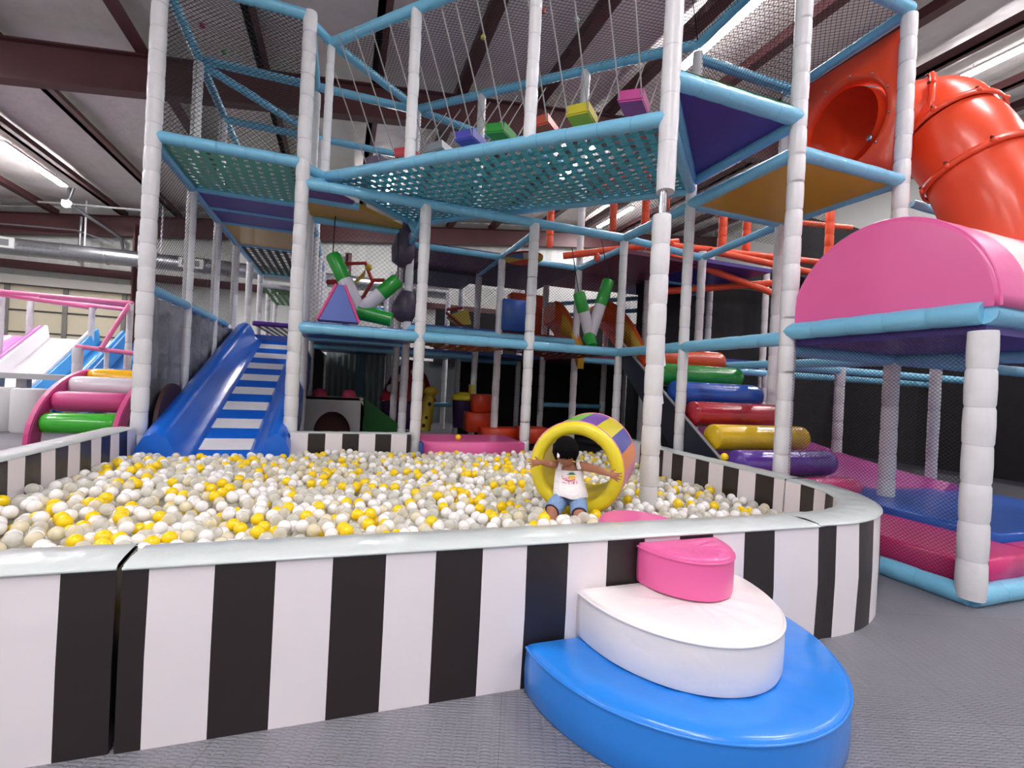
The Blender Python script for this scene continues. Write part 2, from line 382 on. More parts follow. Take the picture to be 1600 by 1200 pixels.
# ------------------------------------------------------------------ ball pit walls
def offset_path(segs, step=.03):
    return segs
STRIPE = .1945
def pit_wall(label, outer, inner, first, start_black, h=.63, stripe=STRIPE, thin_top=True, endcaps=(0, 0)):
    """padded wall: outer/inner polylines of equal length (world xy). first = length of the first stripe"""
    # resample by outer arc length at stripe boundaries (+ finer points)
    cum = [0]
    for a, c in zip(outer[:-1], outer[1:]): cum.append(cum[-1] + math.hypot(c[0] - a[0], c[1] - a[1]))
    T = cum[-1]
    def S(poly, d):
        k = 0
        while k < len(cum) - 2 and cum[k + 1] < d: k += 1
        f = (d - cum[k]) / max(1e-6, cum[k + 1] - cum[k])
        return Vector((poly[k][0] * (1 - f) + poly[k + 1][0] * f, poly[k][1] * (1 - f) + poly[k + 1][1] * f, 0))
    bounds = [0]; d = first
    while d < T - .12: bounds.append(d); d += stripe
    bounds.append(T)
    mid = Vector((sum(p[0] for p in outer) / len(outer), sum(p[1] for p in outer) / len(outer), 0))
    root = thing('pit_wall', (mid.x, mid.y, 0), label, 'ball pit wall')
    body = MB(); top = MB(); r = .022
    black = start_black
    rn = random.Random(len(label))
    for s0, s1 in zip(bounds[:-1], bounds[1:]):
        k = max(1, int((s1 - s0) / .05)); rings = []
        for q in range(k + 1):
            d = s0 + (s1 - s0) * q / k; o = S(outer, d); i = S(inner, d); nrm = (i - o).normalized()
            wob = .004 * math.sin(d * 23) 
            prof = [(o, 0), (o - nrm * (.006 + wob), h * .5), (o, h - r), (o + nrm * .001, h - .012), (o + nrm * r, h - .014)]
            prof2 = [(i - nrm * r, h - .014), (i - nrm * .001, h - .012), (i, h - r), (i + nrm * (.006 - wob), h * .5), (i, 0)]
            rings.append([Vector((p.x, p.y, z)) for p, z in prof] + [Vector((p.x, p.y, z)) for p, z in prof2])
        vs = [v for rg in rings for v in rg]; fs = []; N = 10
        for q in range(k):
            for e in range(9):
                if e == 4: continue
                fs.append((q * N + e, (q + 1) * N + e, (q + 1) * N + e + 1, q * N + e + 1))
        body.add(vs, fs, 1 if black else 0, True)
        black = not black
    for (rgd, s) in ((0, 1), (T, -1)):
        o = S(outer, rgd); i = S(inner, rgd)
        body.add([(o.x, o.y, 0), (i.x, i.y, 0), (i.x, i.y, h - .016), (o.x, o.y, h - .016)], [(0, 1, 2, 3) if s == 1 else (3, 2, 1, 0)], 1 if start_black else 0)
    k = max(2, int(T / .06)); vs = []; fs = []
    for q in range(k + 1):
        d = T * q / k; o = S(outer, d); i = S(inner, d)
        for e in range(7):
            p = o.lerp(i, e / 6 * .99 + .005); z = h - .006 + .012 * math.sin(math.pi * e / 6) + (.004 * math.sin(d * 31 + e) * math.sin(math.pi * e / 6))
            if e in (0, 6): z = h - .01; p = p + (o - i).normalized() * (.002 if e == 0 else -.002)
            if e in (1, 5): p = o.lerp(i, .03 if e == 1 else .97)
            vs.append((p.x, p.y, z))
    for q in range(k):
        for e in range(6): fs.append((q * 7 + e, (q + 1) * 7 + e, (q + 1) * 7 + e + 1, q * 7 + e + 1))
    top.add(vs, fs, 0, True)
    body.build('striped_cover', [stripew, stripeb], root); top.build('top_pad', topw, root)
    b = MB(); b.path([S(outer, T * q / k) + (S(inner, T * q / k) - S(outer, T * q / k)).normalized() * -.004 + Vector((0, 0, h - .009)) for q in range(k + 1)], .006, 6); b.build('piping', topw, root)
    return root
def line(a, c, k=2): return [(a[0] + (c[0] - a[0]) * q / (k - 1), a[1] + (c[1] - a[1]) * q / (k - 1)) for q in range(k)]
pit_wall('front pit wall section at lower left with broad black and white stripes, left of the seam', line((-2.34, 1.97), (-.678, 1.935)), line((-2.1, 2.2), (-.70, 2.175)), .15, True)
pit_wall('long front pit wall section with broad black and white stripes, behind the padded steps', line((-.66, 1.93), (2.44, 1.865), 4), line((-.665, 2.15), (2.44, 2.09), 4), .075, True)
def arc(cx, cy, rr, a0, a1, k): return [(cx + rr * math.cos(math.radians(a0 + (a1 - a0) * q / (k - 1))), cy + rr * math.sin(math.radians(a0 + (a1 - a0) * q / (k - 1)))) for q in range(k)]
oc = arc(2.62, 2.965, 1.09, -100, 0, 24); ic = arc(2.62, 2.965, .86, -100, 0, 24)
oc = [(2.45, 1.87)] + oc[1:]; ic = [(2.45, 2.09)] + ic[1:]
pit_wall('curved striped pit wall section rounding the right front corner', oc, ic, .14, True)
pit_wall('straight striped pit wall section running back along the right side of the ball pit', [(3.71, 2.98), (3.70, 4.4), (3.79, 5.6), (3.8, 6.2)], [(3.48, 2.98), (3.5, 4.4), (3.67, 5.6), (3.7, 6.2)], .1, False)
pit_wall('striped pit wall section receding along the left side of the ball pit', [(-2.34, 2.0), (-2.32, 6.2)], [(-2.1, 2.2), (-2.07, 6.2)], .1, True)
pit_wall('low striped pit wall section at the back between the two posts right of the blue slide', line((.86, 6.38), (-.55, 6.38)), line((.86, 6.22), (-.55, 6.22)), .05, True, h=.6)

# ------------------------------------------------------------------ padded steps
def half_disc(name, label, cx, yb, a, dep, z0, z1, m, pipe=True):
    root = thing(name, (cx, yb - dep / 2, z0), label, 'step')
    k = 40
    pts = [(cx + a * math.cos(math.pi + math.pi * q / k), yb + dep * math.sin(math.pi + math.pi * q / k)) for q in range(k + 1)]
    n = len(pts); c = Vector((cx, yb - dep * .4))
    body = MB(); rings = []
    for kk, z in ((.985, z0), (1.0, z0 + .015), (1.006, (z0 + z1) / 2), (1, z1 - .02)):
        rings.append([Vector((c.x + (p[0] - c.x) * kk, min(yb, c.y + (p[1] - c.y) * kk), z)) for p in pts])
    body.loft(rings, 0, True, False)
    body.add(rings[0], [tuple(range(n - 1, -1, -1))]); body.build('side_cover', m, root)
    t = MB(); rr = []
    rn = random.Random(7)
    for kk, z in ((1.0, z1 - .02), (.985, z1 - .006), (.96, z1), (.75, z1 + .003), (.45, z1 + .002), (.15, z1)):
        rr.append([Vector((c.x + (p[0] - c.x) * kk, min(yb, c.y + (p[1] - c.y) * kk), z + (.004 * math.sin(q * 1.3 + kk * 9) if .2 < kk < .9 else 0))) for q, p in enumerate(pts)])
    t.loft(rr, 0, True, False); t.add(rr[-1], [tuple(range(n))]); t.build('top_pad', m, root)
    if pipe:
        b = MB(); b.path([Vector((p[0], p[1], z1 - .018)) for p in pts], .006, 6); b.build('piping', m, root)
    return root
half_disc('padded_step', 'large bright blue half round padded step on the floor, lowest of three', 1.475, 1.875, .69, .745, 0, .21, stepblue)
half_disc('padded_step', 'cream white half round padded step, middle of the three', 1.45, 1.87, .435, .55, .219, .42, stepwhite)
half_disc('padded_step', 'small bright pink half round padded step, topmost against the pit wall', 1.53, 1.87, .22, .27, .429, .605, steppink)
# pink step inside the pit
root = thing('inner_step', (1.55, 2.3, .2), 'low rounded pink padded step inside the pit behind the front wall', 'step')
b = MB(); k = 24
pts = [(1.53 + .23 * math.cos(math.pi * q / k), 2.14 + .26 * math.sin(math.pi * q / k)) for q in range(k + 1)]
b.poly(pts, .26, .605, 0, r=.03); b.build('pad', steppink, root)

# ------------------------------------------------------------------ climbing frame
frame = thing('climbing_frame', (2.4, 9, 0), 'tall indoor climbing frame of white padded posts, light blue rails, netting and coloured decks', 'climbing frame')
PN = [0]
def post(x, y, z0, z1, r=.078, n=12, m=white, parent=frame, cap=None):
    PN[0] += 1; mb = MB(); lean = .0
    mb.sleeve((x, y, z0), (x + lean, y, z1), r, n, .26, 0, PN[0])
    return mb.build('post', [m, seamd if m is white else m], parent)
def beam(a, c, r=.06, n=10, m=blue, parent=frame, name='rail', sag=0):
    PN[0] += 1; a = Vector(a); c = Vector(c); d = (c - a).normalized()
    mb = MB(); mb.sleeve(a, c, r, n, .3, 0, PN[0], .95)
    return mb.build(name, [m, seamb if m is blue else m], parent)
# outer posts
post(*W(-3, 0).xy, 0, 6.6, .082, 14); post(*W(-2, 0).xy, 0, 5.66, .08, 14)
post(*W(-1, 0).xy, 0, 3.58, .072); post(*W(0, 0).xy, 0, 3.58, .072); post(*W(1, 0).xy, 0, 3.58, .06)
post(*W(1, -1).xy, 0, 5.5, .062)
post(*W(1, -2).xy, 0, 6.9, .075, 14); post(*W(2, -2).xy, 0, 5.36, .075, 14); post(*W(2, -1).xy, 0, 5.3, .07)
post(*W(1, -3).xy, 0.05, 1.8, .08, 16)
# tall front post: two sleeves with a bare steel joint
p = W(0, -2); tp = MB(); tp.sleeve((p.x, p.y, 0), (p.x, p.y, 2.78), .078, 16, .26, 0, 5); tp.build('post', [white, seamd], frame)
tp = MB(); tp.sleeve((p.x + .02, p.y, 2.98), (p.x + .02, p.y, 6.6), .08, 16, .4, 0, 6, .97); tp.build('post', [white, seamd], frame)
tp = MB(); tp.path([(p.x, p.y, 2.7), (p.x, p.y, 3.1)], .035, 12); tp.build('bare_pole', chrome, frame)
# ragged torn sleeve pieces on the lower front post
tp = MB()
for z, dx in ((1.62, .075), (1.3, .072), (.92, .07)):
    tp = MB(); a = Vector((p.x + dx - .02, p.y - .03, z)); tp.loft([[a + Vector(v) for v in ((0, 0, 0), (.012, -.008, .0), (.014, .0, .0), (.004, .008, 0))], [a + Vector(v) for v in ((-.01, 0, -.12), (.026, -.012, -.1), (.03, .0, -.1), (0, .008, -.13))]], 0, False); tp.build('torn_flap', white, frame)
# inner posts, to each bay's height
for (i, j, zt) in [(-3,1,5.55),(-3,2,5.5),(-3,3,3.8),(-3,4,3.8),(-3,5,3.8),(-2,1,5.5),(-2,2,5.5),(-2,3,3.8),(-2,4,3.8),(-2,5,3.8),
                   (-1,1,5.6),(0,1,3.5),(1,1,5.0),(2,0,3.6),(2,1,3.6),(3,1,4.2),(4,1,4.2),(2.85,-1,1.75),
                   (-1,2,3.8),(0,2,3.6),(1,2,3.6),(2,2,3.6),(3,2,3.6),(-1,3,3.6),(0,3,3.6),(1,3,3.6),(2,3,3.6),(3,3,3.6),(-1,4,3.6),(0,4,3.6),(1,4,3.6),(2,4,3.6),(3,0,1.7)]:
    q = W(i, j); post(q.x, q.y, 0, zt, .066, 8)
# front run of rails
beam(W(-2,0,3.6), W(-1,0,3.6), .066); beam(W(-1,0,3.6), W(0,0,3.6), .066); beam(W(0,0,3.6), W(1,0,3.6), .064)
beam(W(-2,0,1.86), W(-1,0,1.86), .07); beam(W(-1,0,1.86), W(0,0,1.86), .068); beam(W(0,0,1.86), W(1,0,1.86), .066)
beam(W(1,0,1.86), W(1,-1,1.86), .066); beam(W(1,-1,1.86), W(1,-2,1.86), .068)
beam(W(1,0,3.6), W(1,-1,3.6), .064); beam(W(1,-1,3.62), W(1,-2,3.62), .064)
beam(W(1,-2,3.62), W(2,-2,3.62), .064); beam(W(1,-1,3.62), W(2,-1,3.62), .06); beam(W(2,-2,3.62), W(2,-1,3.62), .06)
beam(W(1,0,3.6), W(2,0,3.5), .055); beam(W(2,0,3.5), W(2,-1,3.6), .055)
beam(W(1,-2,1.92), W(1,-3,1.92), .078, 12); beam(W(1,-3,1.92), W(2,-3,1.92), .078, 12); beam(W(1,-2,1.75), W(2,-2,1.75), .06); beam(W(2,-2,1.75), W(2,-3,1.75), .06)
beam(W(2,-2,1.75), W(4,-2,1.75), .06); beam(W(1,-2,.06), W(1,-3,.06), .07, 12); beam(W(1,-3,.06), W(2,-3,.06), .07, 12)
beam(Vector((5.5, 6.3, 1.74)), W(2,-2,1.74), .055); beam(W(2,-1,1.72), W(5,-1,1.72), .055); beam(W(2,0,1.7), W(6,0,1.7), .06)
# left bay
zl = 3.84
beam(W(-3,0,zl), W(-2,0,zl), .066, 12); beam(W(-3,0,5.62), W(-2,0,5.62), .066, 12)
beam(W(-3,0,zl-.05), W(-3,1,zl-.05)); beam(W(-3,1,zl-.05), W(-3,3,zl-.05)); beam(W(-3,3,zl-.05), W(-3,5,zl-.05))
for j in (1, 1.5, 2, 3, 5): beam(W(-3,j,zl-.03), W(-2,j,zl-.03), .055)
beam(W(-2,0,zl-.05), W(-2,2,zl-.05)); beam(W(-2,2,zl-.05), W(-2,5,zl-.05))
beam(W(-3,0,5.62), W(-3,1,5.6)); beam(W(-3,1,5.6), W(-3,3,5.55)); beam(W(-3,1,5.6), W(-2,1,5.6)); beam(W(-2,1,5.6), W(-1,1,5.6)); beam(W(-1,1,5.6), W(1,1.4,5.55))
beam(W(-3,1,5.55), W(-2,2,5.5)); beam(W(-3,2,5.5), W(-2,2,5.5)); beam(W(-2,2,5.5), W(-1,2,5.5)); beam(W(-2,0,5.6), W(-2,1,5.6))
beam(W(-3,0,2.17), W(-3,1,2.16), .062); beam(W(-3,1,2.16), W(-3,2.6,2.14), .06)
# diagonal net bridge
Q = Vector((-.33, 6.57, 3.8)); E_ = Vector((2.47, 3.415, 3.6)); Nr = Vector((3.94, 4.885, 3.8)); Nl = Vector((.93, 7.825, 3.8))
def dz(v, z): return Vector((v.x, v.y, z))
beam(W(-2,0,3.8), Q, .06); beam(dz(W(-2,0),5.56), dz(Q,5.5), .055); beam(dz(W(-2,0),3.6), dz(Q,3.75), .05)
beam(Q, E_, .064, 12); beam(Nl, Nr, .06); beam(E_, Nr, .06); beam(Q, Nl, .055)
beam(dz(Q,5.5), dz(E_,5.42) , .062, 12); beam(dz(Nl,5.62), dz(Nr,5.6), .06); beam(dz(Q,5.5), dz(Nl,5.62), .06)
post(Q.x, Q.y, 3.75, 5.48, .05, 10)
for f, zt in ((.33, 5.46), (.69, 5.46)):
    q = Q.lerp(E_, f); post(q.x, q.y, q.z, zt, .062, 12)
for f in (.0, .28, .66):
    q = Nl.lerp(Nr, f); post(q.x, q.y, 3.8, 5.6, .062, 10)
# triangular deck and right bay top
Z3 = 3.96
beam(W(0,-2,Z3-.02), W(1,-2,Z3-.02), .075, 12); beam(W(0,-2,Z3-.06), W(1,-1,Z3-.06), .066); beam(W(1,-2,Z3-.06), W(1,-1,Z3-.06), .06)
mb = MB(); a, c, d = W(0,-2), W(1,-2), W(1,-1); mb.poly([a.xy, c.xy, d.xy], Z3 - .04, Z3, 0); mb.build('triangular_deck', purple, frame)
mb = MB(); mb.poly([a.xy, c.xy, d.xy], Z3 + .002, Z3 + .085, 0); mb.build('deck_mat', mat('artificial_grass_green', (34, 92, 40), .9, .8, 80), frame)
mb = MB()
for q in (W(.18,-1.65,Z3-.045), W(.75,-1.1,Z3-.045), W(.55,-1.42,Z3-.045)): mb.path([q + Vector((-.07, 0, 0)), q + Vector((0, 0, -.012)), q + Vector((.07, 0, 0))], .01, 6)
mb.build('cable_tie', netm, frame)
beam(W(1,-1,5.42), W(2,-1,5.42), .06); beam(W(1,-1,5.6), W(1,-2,5.65), .06); beam(W(2,-2,5.4), W(2,-1,5.36), .06); beam(W(1,-2,5.45), W(2,-2,5.42), .066, 12)
mb = MB(); mb.poly([W(1,-2).xy, W(2,-2).xy, W(2,-1).xy, W(1,-1).xy], 3.6, 3.66, 0); mb.build('deck_board', yellowd, frame)
mb = MB(); mb.poly([W(1,-2).xy, W(2,-2).xy, W(2,-1).xy, W(1,-1).xy], 3.662, 3.7, 0); mb.build('deck_mat', dblue, frame)
# level one decks
def deck(c0, c1, z, m, th=.06, name='deck_board', parent=frame):
    mb = MB(); a = W(*c0); c = W(*c1); mb.poly([(a.x, a.y), (c.x, a.y), (c.x, c.y), (a.x, c.y)], z - th, z, 0); return mb.build(name, m, parent)
deck((-2, 0.02), (-1, 1), 1.94, dblue, .1); deck((-1, 1), (0.03, 2), 2.2, dblue, .08); deck((0.05, 1), (1, 2), 2.2, mat('dark_red_vinyl', (128, 30, 44), .4), .08)
deck((-2, 1), (-1, 2), 1.96, yellowd, .08)
deck((1.02, -3), (2, -2), 1.85, purple, .06); deck((2, -3), (3, -2), 1.85, purple, .06)
deck((0, 2), (1, 3), 1.9, dblue); deck((1, 1), (2, 2), 1.9, maroon); deck((1, 2), (3, 4), 1.9, maroon); deck((-2, 2), (0, 4), 1.9, dblue); deck((2, 0), (3, 2), 1.9, dblue)
deck((-1, 1), (0, 2), 3.52, maroon)
for yy0, yy1, mm in ((6.5, 7.03, mat('plum_vinyl', (112, 66, 130), .45)), (7.1, 7.8, mat('mustard_dark_vinyl', (206, 156, 38), .4))):
    mb = MB(); xl = lambda y_: -.42 + (y_ - 6.57) * 1.004
    mb.poly([(-.57, yy0), (xl(yy0), yy0), (xl(yy1), yy1), (-.57, yy1)], 3.66, 3.72, 0); mb.build('deck_board', mm, frame)
beam(Vector((-.57, 7.06, 3.66)), Vector((.1, 7.06, 3.66)), .05); beam(W(-2, 1, 3.62), W(-1, 1, 3.62), .055); beam(W(-1, 1, 3.8), W(-1, .55, 3.45), .07)
deck((0, 1), (1, 2.5), 3.46, mat('charcoal_vinyl', (60, 46, 60), .5)); deck((1, 1), (2, 2), 3.46, maroon); deck((1, 0.04), (2, 1), 3.46, maroon); deck((-1, 2), (0, 3), 3.46, mat('charcoal_vinyl', (60, 46, 60), .5)); deck((2, 0), (3, 2), 3.5, purple)
for a, c in (((-1,1),(0,1)), ((0,1),(1,1)), ((1,1),(2,1)), ((0,0),(0,1)), ((1,0),(1,1)), ((-1,0),(-1,1)), ((2,0),(2,1)), ((0,1),(0,2)), ((1,1),(1,2)), ((2,1),(3,1))):
    beam(W(*a, 3.45), W(*c, 3.45), .052, 8)
beam(W(-1,1,2.1), W(.03,1,2.1), .075); beam(W(0,1,2.1), W(1,1,2.1), .07)
beam(W(1,1,1.8), W(3,1,1.8), .055, 8); beam(W(-2,1,1.85), W(-1,1,1.85), .05, 8); beam(W(-2,2,1.8), W(0,2,1.8), .05, 8); beam(W(0,3,1.8), W(1,3,1.8), .05, 8)
beam(W(-1,3,.75), W(0,3,.75), .05, 8); beam(W(1,2,.9), W(2,2,.9), .05, 8); beam(W(-2,4,2.9), W(-1,4,3.0), .05, 8)
for t_ in (2.75, 3.0): beam(W(1,2,t_), W(3,1.2,t_ + .35), .045, 8)
# left column decks
deck((-3, 1.02), (-2, 1.48), zl, purple); deck((-3, 1.52), (-2, 1.98), zl, purple); deck((-3, 2.03), (-2, 2.97), zl, yellowd)
def web(c, m2, name='webbing_net', **k):
    mb = MB(); webbing(mb, *c, **k); return mb.build(name, list(m2), frame)
web([W(-3,0,zl-.03), W(-2,0,zl-.03), W(-2,1,zl-.03), W(-3,1,zl-.03)], [greenw, greenw], mi=(0, 1), pitch=.12, strap=.078, sag=.06, n=16)
web([W(-3,3,zl-.05), W(-2,3,zl-.05), W(-2,5,zl-.05), W(-3,5,zl-.05)], [blackw, blackw], mi=(0, 1), pitch=.15, strap=.09, n=12)
web([W(-3,5,3.45), W(-2,5,3.45), W(-2,7,3.4), W(-3,7,3.4)], [greenw2, greenw2], mi=(0, 1), pitch=.16, strap=.09, n=8)
web([W(-3,4.5,2.4), W(-2,4.5,2.4), W(-2,7,2.4), W(-3,7,2.4)], [blackw, purple], mi=(0, 1), pitch=.16, strap=.09, n=8)
beam(W(-3,4.5,2.45), W(-2,4.5,2.45), .06, 8, mat('purple_sleeve', (82, 44, 140), .4)); beam(W(-3,5,3.5), W(-2,5,3.5), .06, 8, white)
for j in (6, 7): 
    for i in (-3, -2): q = W(i, j); post(q.x, q.y, 0, 3.8, .066, 8)
web([Q, E_, Nr, Nl], [teal, teal2], mi=(0, 1), pitch=.122, strap=.074, sag=.13, n=50, lift=.004)
web([W(-1,0,1.84), W(0,0,1.84), W(0,1,1.88), W(-1,1,1.88)], [redw, olivew], mi=(0, 1), pitch=.13, strap=.08, sag=.1, n=14)
web([W(0,0,1.84), W(1,0,1.84), W(1,1,1.84), W(0,1,1.88)], [blackw, redw], mi=(0, 1), pitch=.13, strap=.08, sag=.1, n=14)
# safety nets
def nets(name, quads, cell=.06, r=.0026):
    mb = MB()
    for qd in quads: netting(mb, *qd, cell=cell, r=r)
    return mb.build(name, netm, frame)
def wallnet(a, c, z0, z1): return [W(*a, z0), W(*c, z0), W(*c, z1), W(*a, z1)]
nets('safety_net', [wallnet((-3,0), (-2,0), zl, 5.6)], .065, .0026)
nets('safety_net', [wallnet((-3,0), (-3,2), zl, 5.6)], .065)
nets('safety_net', [wallnet((-3,0), (-3,3), 2.17, zl)], .065)
nets('safety_net', [wallnet((-3,2), (-2,2), zl, 5.5)], .065)
nets('roof_net', [[W(-3,0,5.6), W(-2,0,5.6), W(-2,2,5.5), W(-3,2,5.5)]], .07)
nets('roof_net', [[dz(Q,5.5), dz(E_,5.5), dz(Nr,5.6), dz(Nl,5.62)]], .07)
nets('safety_net', [[Nl, Nr, dz(Nr,5.6), dz(Nl,5.6)]], .065)
nets('roof_net', [[W(0,-2,5.6), W(1,-2,5.6), W(1,-1,5.6), W(.99,-1,5.6)]], .07)
nets('safety_net', [wallnet((1,-1), (2,-1), Z3, 5.42)], .065)
nets('safety_net', [wallnet((1,-2), (1,-1), Z3, 5.5)], .07)
nets('roof_net', [[W(1,-2,5.5), W(2,-2,5.45), W(2,-1,5.4), W(1,-1,5.5)]], .07)
nets('safety_net', [[W(-2,1,1.95), W(-1,1,1.95), W(-1,1,3.5), W(-2,1,3.5)]], .08, .002)
nets('safety_net', [[W(-1,1,2.15), W(1,1,2.15), W(1,1,3.5), W(-1,1,3.5)]], .06, .003)
nets('safety_net', [[W(1,1,1.9), W(3,1,1.9), W(3,1,5.3), W(1,1,5.3)]], .07, .003)
nets('safety_net', [[W(-1,3,1.9), W(1,3,1.9), W(1,3,3.5), W(-1,3,3.5)]], .07, .003)
nets('safety_net', [[W(1,-3,.12), W(1,-2,.12), W(1,-2,1.85), W(1,-3,1.85)]], .032, .0014)
nets('safety_net', [[W(2,-1,.1), W(4,-1,.1), W(4,-1,1.7), W(2,-1,1.7)]], .05, .002)
# dark backing screens inside
def screen(a, c, z0, z1, m=blackfab, name='dark_sheet', k=24, amp=.02):
    mb = MB(); A = W(*a); Bq = W(*c); vs = []; fs = []
    nrm = Vector((-(Bq - A).y, (Bq - A).x, 0)).normalized()
    for q in range(k + 1):
        for e in range(7):
            p = A.lerp(Bq, q / k) + nrm * amp * math.sin(q * 1.7 + e * .4) ; vs.append((p.x, p.y, z0 + (z1 - z0) * e / 6))
    for q in range(k):
        for e in range(6): fs.append((q * 7 + e, (q + 1) * 7 + e, (q + 1) * 7 + e + 1, q * 7 + e + 1))
    mb.add(vs, fs, 0, True); return mb.build(name, m, frame)
screen((0, 3), (6, 3), 0, 1.9); screen((2, 1.2), (6, 1.2), 0, 3.3); screen((5.9, -3), (5.9, 1.2), 0, 2.3); screen((2, 1.25), (6, 1.25), 3.2, 3.6); screen((5, 1.3), (8, 1.3), 3.6, 5.5); screen((0, 5.2), (6, 5.2), 1.8, 3.4)  # the high right sheet is added dark, standing for netting and girders
screen((-1.3, 5.3), (0.5, 5.3), 0, 1.85, mat('dim_grey_screen', (96, 100, 104), .8, .4, 8)); screen((-3, 0.05), (-3, 5), 0, 2.1, greyfab, amp=.05, k=60)
screen((-1.95, 2.2), (-1.9, 5), 0, 1.8, blackfab)
# dark ground mats inside; the right one is added to darken pale floor
mb = MB(); mb.box((4.5, 11.2, .03), (13, 9.6, .06)); mb.box((9.0, 4.2, .03), (4.0, 4.4, .06)); mb.build('ground_mat', mat('dark_ground_mat', (52, 52, 58), .6), frame)

# hanging steps over the diagonal bridge
Mm = (Q + Nl) / 2; Nn = (E_ + Nr) / 2
cols = [('dark violet', (70, 52, 92)), ('red', (196, 52, 66)), ('grey', (140, 146, 150)), ('blue violet', (84, 84, 190)), ('green', (44, 150, 54)), ('orange red', (206, 84, 60)), ('yellow', (206, 190, 44)), ('magenta pink', (196, 66, 140))]
zs = (4.33, 4.36, 4.33, 4.40, 4.40, 4.36, 4.4, 4.42)
fsw = (0.0, .145, .27, .38, .485, .62, .735, .875)
dr = (Nn - Mm); dr.z = 0; dr.normalize(); sd = Vector((-dr.y, dr.x, 0))
for q, (nm, c) in enumerate(cols):
    ctr = Mm.lerp(Nn, fsw[q]); ctr.z = zs[q]
    if q == 0: ctr += dr * .1
    t = thing('hanging_step', ctr, 'small %s foam step hung on ropes above the teal net bridge' % nm, 'swing step')
    rot = Matrix.Rotation(.12 * math.sin(q * 2.1), 3, sd) @ Matrix((dr, sd, Vector((0, 0, 1)))).transposed()
    mb = MB(); mb.box(ctr, (.27, .33, .1), rot); mb.box(ctr + Vector((0, 0, -.058)), (.25, .31, .02), rot)
    mb.build('board', mat('step_' + nm.replace(' ', '_'), c, .4, .1, 8), t)
    mb = MB(); mb.box(ctr + Vector((0, 0, .053)), (.22, .28, .008), rot); mb.build('tread', mat('tread_' + nm.replace(' ', '_'), tuple(int(v * .92) for v in c), .6, .4, 90), t)
    for a in (-1, 1):
        for g in (-1, 1):
            base = ctr + rot @ Vector((a * .12, g * .14, 0)); topz = 5.5
            topp = ctr + dr * a * .13 + sd * (-.98 if g < 0 else .98); topp.z = topz
            mb = MB(); mb.path([base + Vector((0, 0, -.06)), base.lerp(topp, .5) + Vector((0, 0, -.02)), topp], .0085, 5); mb.build('rope', ropem, t)

# stray balls resting on the roof nets
ballmats = {'yellow': mat('yellow_ball_plastic', (255, 216, 6), .28, coat=.2), 'pearl': mat('pearl_white_ball_plastic', (246, 243, 240), .22, coat=.5),
            'clear': mat('clear_ball_plastic', (238, 236, 224), .08, coat=1, alpha=.66)}
def facing_alpha(m, a0, a1):
    nt = m.node_tree; lw = nt.nodes.new('ShaderNodeLayerWeight'); lw.inputs['Blend'].default_value = .35
    mr = nt.nodes.new('ShaderNodeMapRange'); mr.inputs[3].default_value = a0; mr.inputs[4].default_value = a1
    nt.links.new(lw.outputs['Facing'], mr.inputs[0]); nt.links.new(mr.outputs[0], nt.nodes['Principled BSDF'].inputs['Alpha'])
facing_alpha(ballmats['clear'], .38, .95)
ballmats['cream'] = mat('pale_cream_ball_plastic', (240, 230, 196), .18, coat=.6, alpha=.8)
def ball_mesh(nm, m, r=.04, nu=14, nv=10):
    mb = MB(); mb.sphere((0, 0, 0), r, nu, nv); o = mb.build('ball', m); return o
for (px, py, z, c, lb) in ((316, 40, 5.66, (150, 60, 90), 'dark pink ball caught in the roof netting at top left'), (350, 81, 5.6, (120, 170, 110), 'pale green ball caught in the netting behind the top left bay'),
                     (755, 58, 5.66, (210, 200, 60), 'yellow ball caught in the roof netting above the net bridge'), (848, 17, 5.66, (200, 100, 90), 'small red ball caught in the roof netting beside a post'),
                     (901, 31, 5.66, (190, 200, 200), 'clear ball caught in the roof netting right of the top post')):
    u, v = px - 800, py - 600; bb = (.05 * u - v) / NR / F; pp = at(px, py, (z - H) / bb)
    mb = MB(); mb.sphere((0, 0, 0), .035, 12, 8); o = mb.build('ball', mat('ball_%d_%d_%d' % c, c, .3)); o.location = pp; tag(o, lb, 'ball')

# ------------------------------------------------------------------ blue and white slide into the pit
t = thing('pit_slide', (-1.35, 8.3, .3), 'blue and white striped slide with fat blue side bolsters running into the ball pit', 'slide')
ya, za, yb, zb = 6.05, .28, 10.6, 1.93
def sy(f): return ya + (yb - ya) * f
def sz(f): return za + (zb - za) * f
mb = MB(); nb = 17
for q in range(nb):
    k = 6
    for e in range(k):
        f0 = (q + e / k) / nb; f1 = (q + (e + 1) / k) / nb; rz = .008
        vs = [(-1.85, sy(f0), sz(f0)), (-.72, sy(f0), sz(f0)), (-.72, sy((f0 + f1) / 2), sz((f0 + f1) / 2) + rz), (-1.85, sy((f0 + f1) / 2), sz((f0 + f1) / 2) + rz), (-.72, sy(f1), sz(f1)), (-1.85, sy(f1), sz(f1))]
        mb.add(vs, [(0, 1, 2, 3), (3, 2, 4, 5)], q % 2, False)
vs = [(-1.85, ya, za), (-.72, ya, za), (-.72, yb, zb), (-1.85, yb, zb)]
mb.add([(x, y, z - .1) for x, y, z in vs] , [(3, 2, 1, 0)], 0)
mb.build('slide_bed', [slideblue, mat('slide_white_vinyl', (236, 234, 236), .4, .2, 8)], t)
